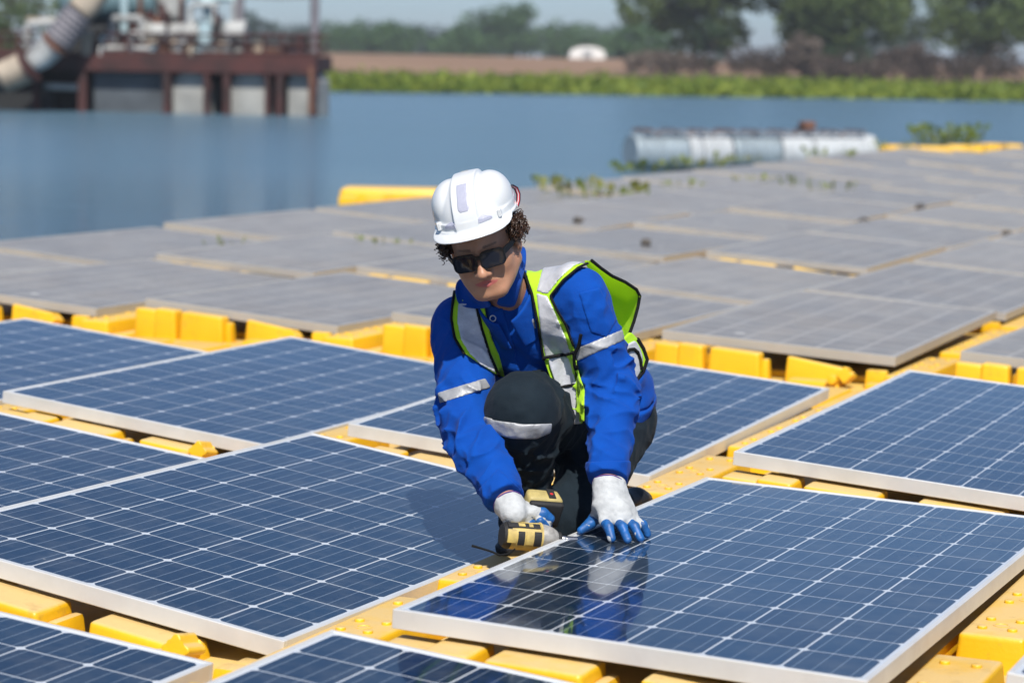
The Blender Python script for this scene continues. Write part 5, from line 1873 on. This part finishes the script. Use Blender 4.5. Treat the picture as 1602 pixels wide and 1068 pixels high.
for s in (-1, 1):
    bm = nb()
    ol = rrect(s * .0345, -.0115, .0278, .0188, .0115)
    vs_ = [bm.verts.new(gx(x, z, .0002)) for x, z in ol]
    c = bm.verts.new(gx(s * .0345, -.011, .0012))
    for i in range(len(vs_)): bm.faces.new((c, vs_[i], vs_[(i + 1) % len(vs_)]))
    bm.transform(HEADM)
    keep(obj('lens', bm, M['lens'], glasses, auto=None))
    bm = nb()
    add_bar(bm, gx(s * .062, -.002), Vector((s * .0795, .060, .002)), .005, .014)
    add_bar(bm, Vector((s * .0795, .060, .002)), Vector((s * .0865, -.012, .004)), .004, .010)
    bm.transform(HEADM)
    keep(obj('temple', bm, M['glassblack'], glasses, auto=30))

# ------------------------------------------------------------------ gloves
P1M = lattice_mat(Vector(near[(0, 0)][0]), None, 0, R(.07), R(TL + .53), R(TS - 3.23))
P1N = np.array(P1M.to_3x3() @ Vector((0, 0, 1)))
P1O = np.array(P1M.translation)
def on_panel(u, v, h):
    d = np.array(ray(u, v))
    o = V3(0, 0, CAM_H)
    t = ((P1O + P1N * h - o) @ P1N) / (d @ P1N)
    return o + d * t
KN = [on_panel(945, 816, .040), on_panel(963, 814, .042), on_panel(981, 815, .040), on_panel(995, 818, .034)]
TIP = [on_panel(957, 842, .0085), on_panel(982, 844, .0085), on_panel(1002, 842, .0085), on_panel(1013, 835, .0085)]
MIDJ = []
for k in range(4):
    p = KN[k] * .45 + TIP[k] * .55 + P1N * .010
    MIDJ.append(p)
TH = [on_panel(934, 806, .040), on_panel(924, 818, .026), on_panel(909, 829, .0095)]
WL = wrL + (wrL - elbL) / np.linalg.norm(wrL - elbL) * .010
def f_gloveL(P):
    d = None
    for k in range(4):
        c = cap(P, WL + (KN[k] - KN[1]) * .35, KN[k], .024, .0135)
        d = c if d is None else smin(d, c, .016)
    d = smin(d, ell(P, (WL + KN[1] + KN[2]) / 3 + (KN[1] + KN[2]) / 12 - (WL) / 6, (.03, .03, .03)), .02)
    for k in range(4):
        fng = smin(cap(P, KN[k], MIDJ[k], .0125, .0108), cap(P, MIDJ[k], TIP[k], .0108, .0088), .006)
        d = smin(d, fng, .006)
    th = smin(cap(P, WL * .45 + KN[0] * .55 - (KN[2] - KN[0]) * .25, TH[0], .018, .0145), smin(cap(P, TH[0], TH[1], .0145, .0125), cap(P, TH[1], TH[2], .0125, .0092), .006), .010)
    d = smin(d, th, .010)
    ax_ = (WL - elbL) / np.linalg.norm(WL - elbL)
    cf = cap(P, WL - ax_ * .004, WL + ax_ * .05, .0375, .033) + .0007 * np.sin(((P - WL) @ ax_) * 420)
    cf = smax(cf, -((P - WL) @ ax_ + .002), .004)
    d = smin(d, cf, .014)
    return d + .0010 * vnoise(P, 130) + .0016 * vnoise(P, 60)
allp = np.array(KN + TIP + TH + [WL])
FGL = Field(f_gloveL, allp.min(0) - .06, allp.max(0) + .06, .0022, .006)
gl = keep(grown('glove', FGL.mesh(), M['knit'], worker, 1))
tag(gl, 'white knit glove with blue rubber fingertips, spread flat on the panel')
d = None
for k in range(4):
    a = KN[k] * .62 + MIDJ[k] * .38
    c = smin(cap(FGL.P, a, MIDJ[k], .0128, .0122), cap(FGL.P, MIDJ[k], TIP[k], .0122, .0100), .004)
    d = c if d is None else np.minimum(d, c)
d = np.minimum(d, smin(cap(FGL.P, TH[0] * .65 + TH[1] * .35, TH[1], .0160, .0140), cap(FGL.P, TH[1], TH[2], .0140, .0105), .004))
dd = np.maximum.reduce([d, FGL.d - .0014, -.004 - FGL.d])
keep(grown('fingertip_coating', FGL.mesh(FGL.derived(dd)), M['rubber'], gl, 1))
ax_ = (WL - elbL) / np.linalg.norm(WL - elbL)
def ring(name, c, ax, r, tr, mat, parent):
    bm = nb()
    u_, w_ = frame_for(Vector(ax))
    add_tube(bm, [Vector(c) + (u_ * math.cos(2 * math.pi * i / 28) + w_ * math.sin(2 * math.pi * i / 28)) * r for i in range(28)], tr, 6, closed=True)
    return keep(obj(name, bm, mat, parent, auto=60))
ring('glove_hem', WL - ax_ * .003, ax_, .0372, .0016, M['purple'], gl)

# ------------------------------------------------------------------ impact driver (held, so a thing of its own)
M['dy'] = simple('worn_yellow_tool_plastic', (0.62, 0.47, 0.14), 0.5, var=.35, vscale=35, col2=(0.40, 0.30, 0.11))
M['dyd'] = simple('dusty_yellow_battery_plastic', (0.52, 0.42, 0.16), 0.6, var=.35, vscale=30)
M['dk'] = simple('black_tool_rubber', (0.016, 0.016, 0.017), 0.7, bumps=.2, bscale=120, bdist=.004)
M['dm'] = simple('scuffed_grey_metal', (0.50, 0.48, 0.44), 0.45, metal=.3, var=.4, vscale=60)
M['wh'] = simple('white_print', (0.75, 0.75, 0.72), 0.6)
M['redp'] = simple('red_print', (0.6, 0.03, 0.03), 0.5)
dB, dF = PD(788, 836, 5.655), PD(868, 842, 5.695)
dx = (dF - dB) / np.linalg.norm(dF - dB)
grip_end = PD(846, 790, 5.80)
bc = dB + dx * .062
hz = grip_end - bc
hz = hz - dx * (hz @ dx) * .65
dzv = hz - dx * (hz @ dx)
dzv = dzv / np.linalg.norm(dzv)
dyv = np.cross(dzv, dx)
DM = Matrix(((dx[0], dyv[0], dzv[0], bc[0]), (dx[1], dyv[1], dzv[1], bc[1]), (dx[2], dyv[2], dzv[2], bc[2]), (0, 0, 0, 1)))
drill = empty('impact_driver', mat=DM)
tag(drill, 'worn yellow and black cordless impact driver gripped by the worker', 'power tool')
XM = Matrix.Rotation(R(90), 4, 'Y')
vdir = DM.to_3x3().inverted() @ Vector(-np.array(ray(828, 838)))
vy = 1 if vdir.y > 0 else -1                # side of the handle that faces the camera
def dlathe(name, prof, mat, n=24, parent=drill, sq=None):
    bm = nb(); add_lathe(bm, prof, n, XM)
    return obj(name, bm, mat, parent, auto=35)
housing = dlathe('motor_housing', [(.012, -.066), (.026, -.064), (.031, -.056), (.0335, -.03), (.0335, .012), (.034, .016), (.034, .024), (.0325, .028)], M['dy'])
dlathe('rear_cap', [(.010, -.0695), (.026, -.067), (.0318, -.058), (.0325, -.050), (.030, -.050)], M['dk'], parent=housing)
dlathe('gear_case', [(.0315, .026), (.0322, .034), (.030, .046), (.025, .060), (.020, .068), (.0165, .071)], M['dm'])
dlathe('nose_ring', [(.0165, .070), (.0168, .078), (.0140, .081)], M['dk'])
dlathe('chuck', [(.0085, .080), (.0095, .082), (.0095, .092), (.0075, .094)], M['metal'], 16)
dlathe('socket', [(.0065, .093), (.0085, .095), (.0085, .121), (.0070, .122)], M['metal'], 12)
def band(x0, x1, a0, a1, r, mat, name, parent=housing, th=.0022):
    bm = nb()
    n = 10
    vsx = []
    for i in range(n + 1):
        a = R(a0 + (a1 - a0) * i / n)
        vsx.append([bm.verts.new((x, rr_ * math.cos(a), rr_ * math.sin(a))) for x in (x0, x1) for rr_ in (r - .002, r + th)])
    for i in range(n):
        p, q = vsx[i], vsx[i + 1]
        for f in ((1, 3, 3, 1), (0, 1, 1, 0), (2, 3, 3, 2)):
            bm.faces.new((p[f[0]], p[f[1]], q[f[2]], q[f[3]]))
    for p in (vsx[0], vsx[-1]): bm.faces.new((p[0], p[1], p[3], p[2]))
    bmesh.ops.recalc_face_normals(bm, faces=bm.faces)
    return obj(name, bm, mat, parent, auto=40)
# which way the camera looks at the tool
vdir = DM.to_3x3().inverted() @ Vector(-np.array(ray(828, 838)))
va = math.degrees(math.atan2(vdir.z, vdir.y))
sg = 1 if vdir.y > 0 else -1          # turns 'upwards' round the housing into an angle
for x0, x1, a0, a1, r, mt, nm in ((-.062, -.040, va - sg * 30, va + sg * 25, .0325, 'dy', 'grip_rib'), (-.036, -.020, va - sg * 38, va + sg * 18, .0332, 'dk', 'rubber_pad'), (-.016, .002, va - sg * 34, va + sg * 18, .0334, 'dy', 'grip_rib'),
                                  (.004, .022, va - sg * 38, va + sg * 20, .0336, 'dk', 'rubber_pad'), (-.060, .020, va + sg * 34, va + sg * 62, .0328, 'dk', 'top_label'), (.022, .027, va - sg * 80, va + sg * 85, .0338, 'dy', 'collar_band'),
                                  (-.034, -.018, va + sg * 41, va + sg * 58, .0334, 'dy', 'label_block'), (-.008, .002, va + sg * 40, va + sg * 58, .0334, 'dy', 'label_block')):
    band(x0, x1, a0, a1, r, M[mt], nm)
# rubber boot hanging under the rear, black tie
BX = DM.inverted() @ Vector(PD(847, 791, 5.775))      # middle of the battery in the tool's own axes
hl = BX.z - .028
bxo, byo = BX.x, BX.y
bm = nb()
add_tube(bm, [(-.012, 0, .010), (-.010 + bxo * .3, byo * .3, hl * .4), (-.006 + bxo * .7, byo * .7, hl * .75), (bxo, byo, hl - .005)], [.021, .0175, .0165, .019], 14)
obj('handle', bm, M['dk'], drill, auto=60)
bm = nb()
add_box(bm, (.004, -.008, .036), (.018, .008, .060), .004, 2)
obj('trigger', bm, M['redp'] if False else M['dk'], drill)
bm = nb()
add_box(bm, (bxo - .044, byo - .034, hl - .012), (bxo + .042, byo + .034, hl + .006), .008, 3)
foot = obj('battery_foot', bm, M['dk'], drill)
bm = nb()
add_box(bm, (bxo - .046, byo - .038, hl + .004), (bxo + .044, byo + .038, hl + .052), .012, 3, taper=.004)
bat = obj('battery', bm, M['dyd'], drill, auto=40)
bm = nb(); add_box(bm, (bxo + .006, byo + min(vy * .0365, vy * .0388), hl + .010), (bxo + .024, byo + max(vy * .0365, vy * .0388), hl + .046), .0005, 1); obj('charge_gauge', bm, M['dk'], bat)
bm = nb(); add_lathe(bm, [(.0042, 0), (.0042, .0008), (.002, .0009)], 12, Matrix.Translation((bxo + .015, byo + vy * .0386, hl + .026)) @ Matrix.Rotation(R(-90 * vy), 4, 'X')); obj('gauge_button', bm, M['redp'], bat)
bm = nb(); add_box(bm, (bxo - .030, byo - .010, hl + .030), (bxo, byo + .010, hl + .0535), .003, 2); obj('release_tab', bm, M['dk'], bat)

# right glove closed round the handle
def DL(x, y, z):
    t = min(1.0, max(0.0, z / hl))
    return np.array(DM @ Vector((x + bxo * t * .9 + .008, y + byo * t, z)))
WRR = wrR + (wrR - elbR) / np.linalg.norm(wrR - elbR) * .012
palm = DL(-.042, 0, .062)
FG = []
for k in range(4):
    z = .030 + (hl - .058) / 3 * k
    FG.append([DL(-.040, -vy * .020, z), DL(-.012, -vy * .030, z + .001), DL(.020, -vy * .018, z - .001), DL(.018, vy * .010, z - .003), DL(.004, vy * .024, z - .003)])
THR = [DL(-.052, vy * .016, .050), DL(-.026, vy * .031, .048), DL(.002, vy * .032, .043), DL(.024, vy * .024, .038)]
def f_gloveR(P):
    d = cap(P, WRR, palm, .030, .028)
    d = smin(d, cap(P, DL(-.042, 0, .045), DL(-.040, 0, .092), .024, .021), .018)
    for c in FG:
        d = smin(d, chain(P, c, [.0145, .0125, .0118, .0112, .0098], .005), .005)
    d = smin(d, chain(P, THR, [.018, .0148, .0132, .0105], .006), .008)
    ax = (WRR - elbR) / np.linalg.norm(WRR - elbR)
    cf = cap(P, WRR - ax * .006, WRR + ax * .03, .036, .033)
    cf = smax(cf, -((P - WRR) @ ax + .006), .004)
    d = smin(d, cf, .012)
    return d + .0010 * vnoise(P, 130) + .0014 * vnoise(P, 60)
ap = np.array([WRR, palm] + [p for c in FG for p in c] + THR)
FGR = Field(f_gloveR, ap.min(0) - .05, ap.max(0) + .05, .0022, .006)
gr = keep(grown('glove', FGR.mesh(), M['knit'], worker, 1))
tag(gr, 'white knit glove with blue rubber palm, closed round the drill handle')
d = None
for c in FG:
    e_ = chain(FGR.P, c[1:], [.0138, .0132, .0126, .0112], .004)
    d = e_ if d is None else np.minimum(d, e_)
d = np.minimum(d, chain(FGR.P, [THR[0] * .35 + THR[1] * .65] + THR[2:], [.0165, .0146, .0120], .004))
d = np.minimum(d, cap(FGR.P, DL(-.022, 0, .04), DL(-.020, 0, .09), .022, .021))
dd = np.maximum.reduce([d, FGR.d - .0014, -.004 - FGR.d])
keep(grown('palm_coating', FGR.mesh(FGR.derived(dd)), M['rubber'], gr, 1))
ax_ = (WRR - elbR) / np.linalg.norm(WRR - elbR)
ring('glove_hem', WRR - ax_ * .006, ax_, .0358, .0016, M['purple'], gr)

# ------------------------------------------------------------------ boots
WALK = WTOP - .018
def boot(name, heel, toe, ank, mat, lab):
    heel, toe = np.array(heel), np.array(toe)
    f = toe - heel
    L_ = np.linalg.norm(f)
    f = f / L_
    def fn(P):
        d = chain(P, [heel + V3(0, 0, .045), heel * .5 + toe * .5 + V3(0, 0, .045), toe - f * .03 + V3(0, 0, .034)], [.040, .042, .036], .02)
        d = smin(d, cap(P, heel + V3(0, 0, .05) + f * .02, ank, .044, .044), .025)
        sole = cap(P, heel + V3(0, 0, .02), toe - f * .02 + V3(0, 0, .018), .040, .040)
        sole = smax(sole, P[:, 2] - (heel[2] + .024), .004)
        d = smin(d, sole, .004)
        return smax(d, heel[2] - P[:, 2], .003)
    lo_ = np.minimum(np.minimum(heel, toe), ank) - .07
    hi_ = np.maximum(np.maximum(heel, toe), ank) + .07
    F_ = Field(fn, lo_, hi_, .0036, .004)
    o = keep(grown(name, F_.mesh(), mat, worker, 1))
    return o
tR = np.array(at_z(796, 868, WALK))
hR = tR + V3(.26, .965, 0) * .25
boot('boot', hR, tR, ankR, M['boot'], '')
tL = np.array(at_z(1004, 803, WALK)); hL = np.array(ankL) + V3(.03, .06, .0)
def fbootL(P):
    d = chain(P, [ankL, ankL + (V3(*tL) - ankL) * .5 + V3(.02, .03, .02), V3(tL[0], tL[1], WALK + .035)], [.042, .038, .030], .02)
    return smax(d, WALK - P[:, 2], .003)
pp = np.array([ankL, tL])
FBL = Field(fbootL, pp.min(0) - .09, pp.max(0) + .12, .004, .004)
keep(grown('boot', FBL.mesh(), M['boot'], worker, 1))
# black tie strap lying over the panel edge behind the tool
bm = nb()
pts = [np.array(at_d(u, v, 5.60)) for u, v in ((738, 853), (752, 857), (768, 862), (782, 868), (796, 866), (806, 858))]
add_tube(bm, [Vector(p) for p in pts], [.0032, .0026, .0026, .0026, .0024, .002], 8)
t_ = obj('cable_tie', bm, M['blacktrim'], auto=60)
tag(t_, 'black cable tie strip lying beside the drill on the panel edge', 'cable tie')
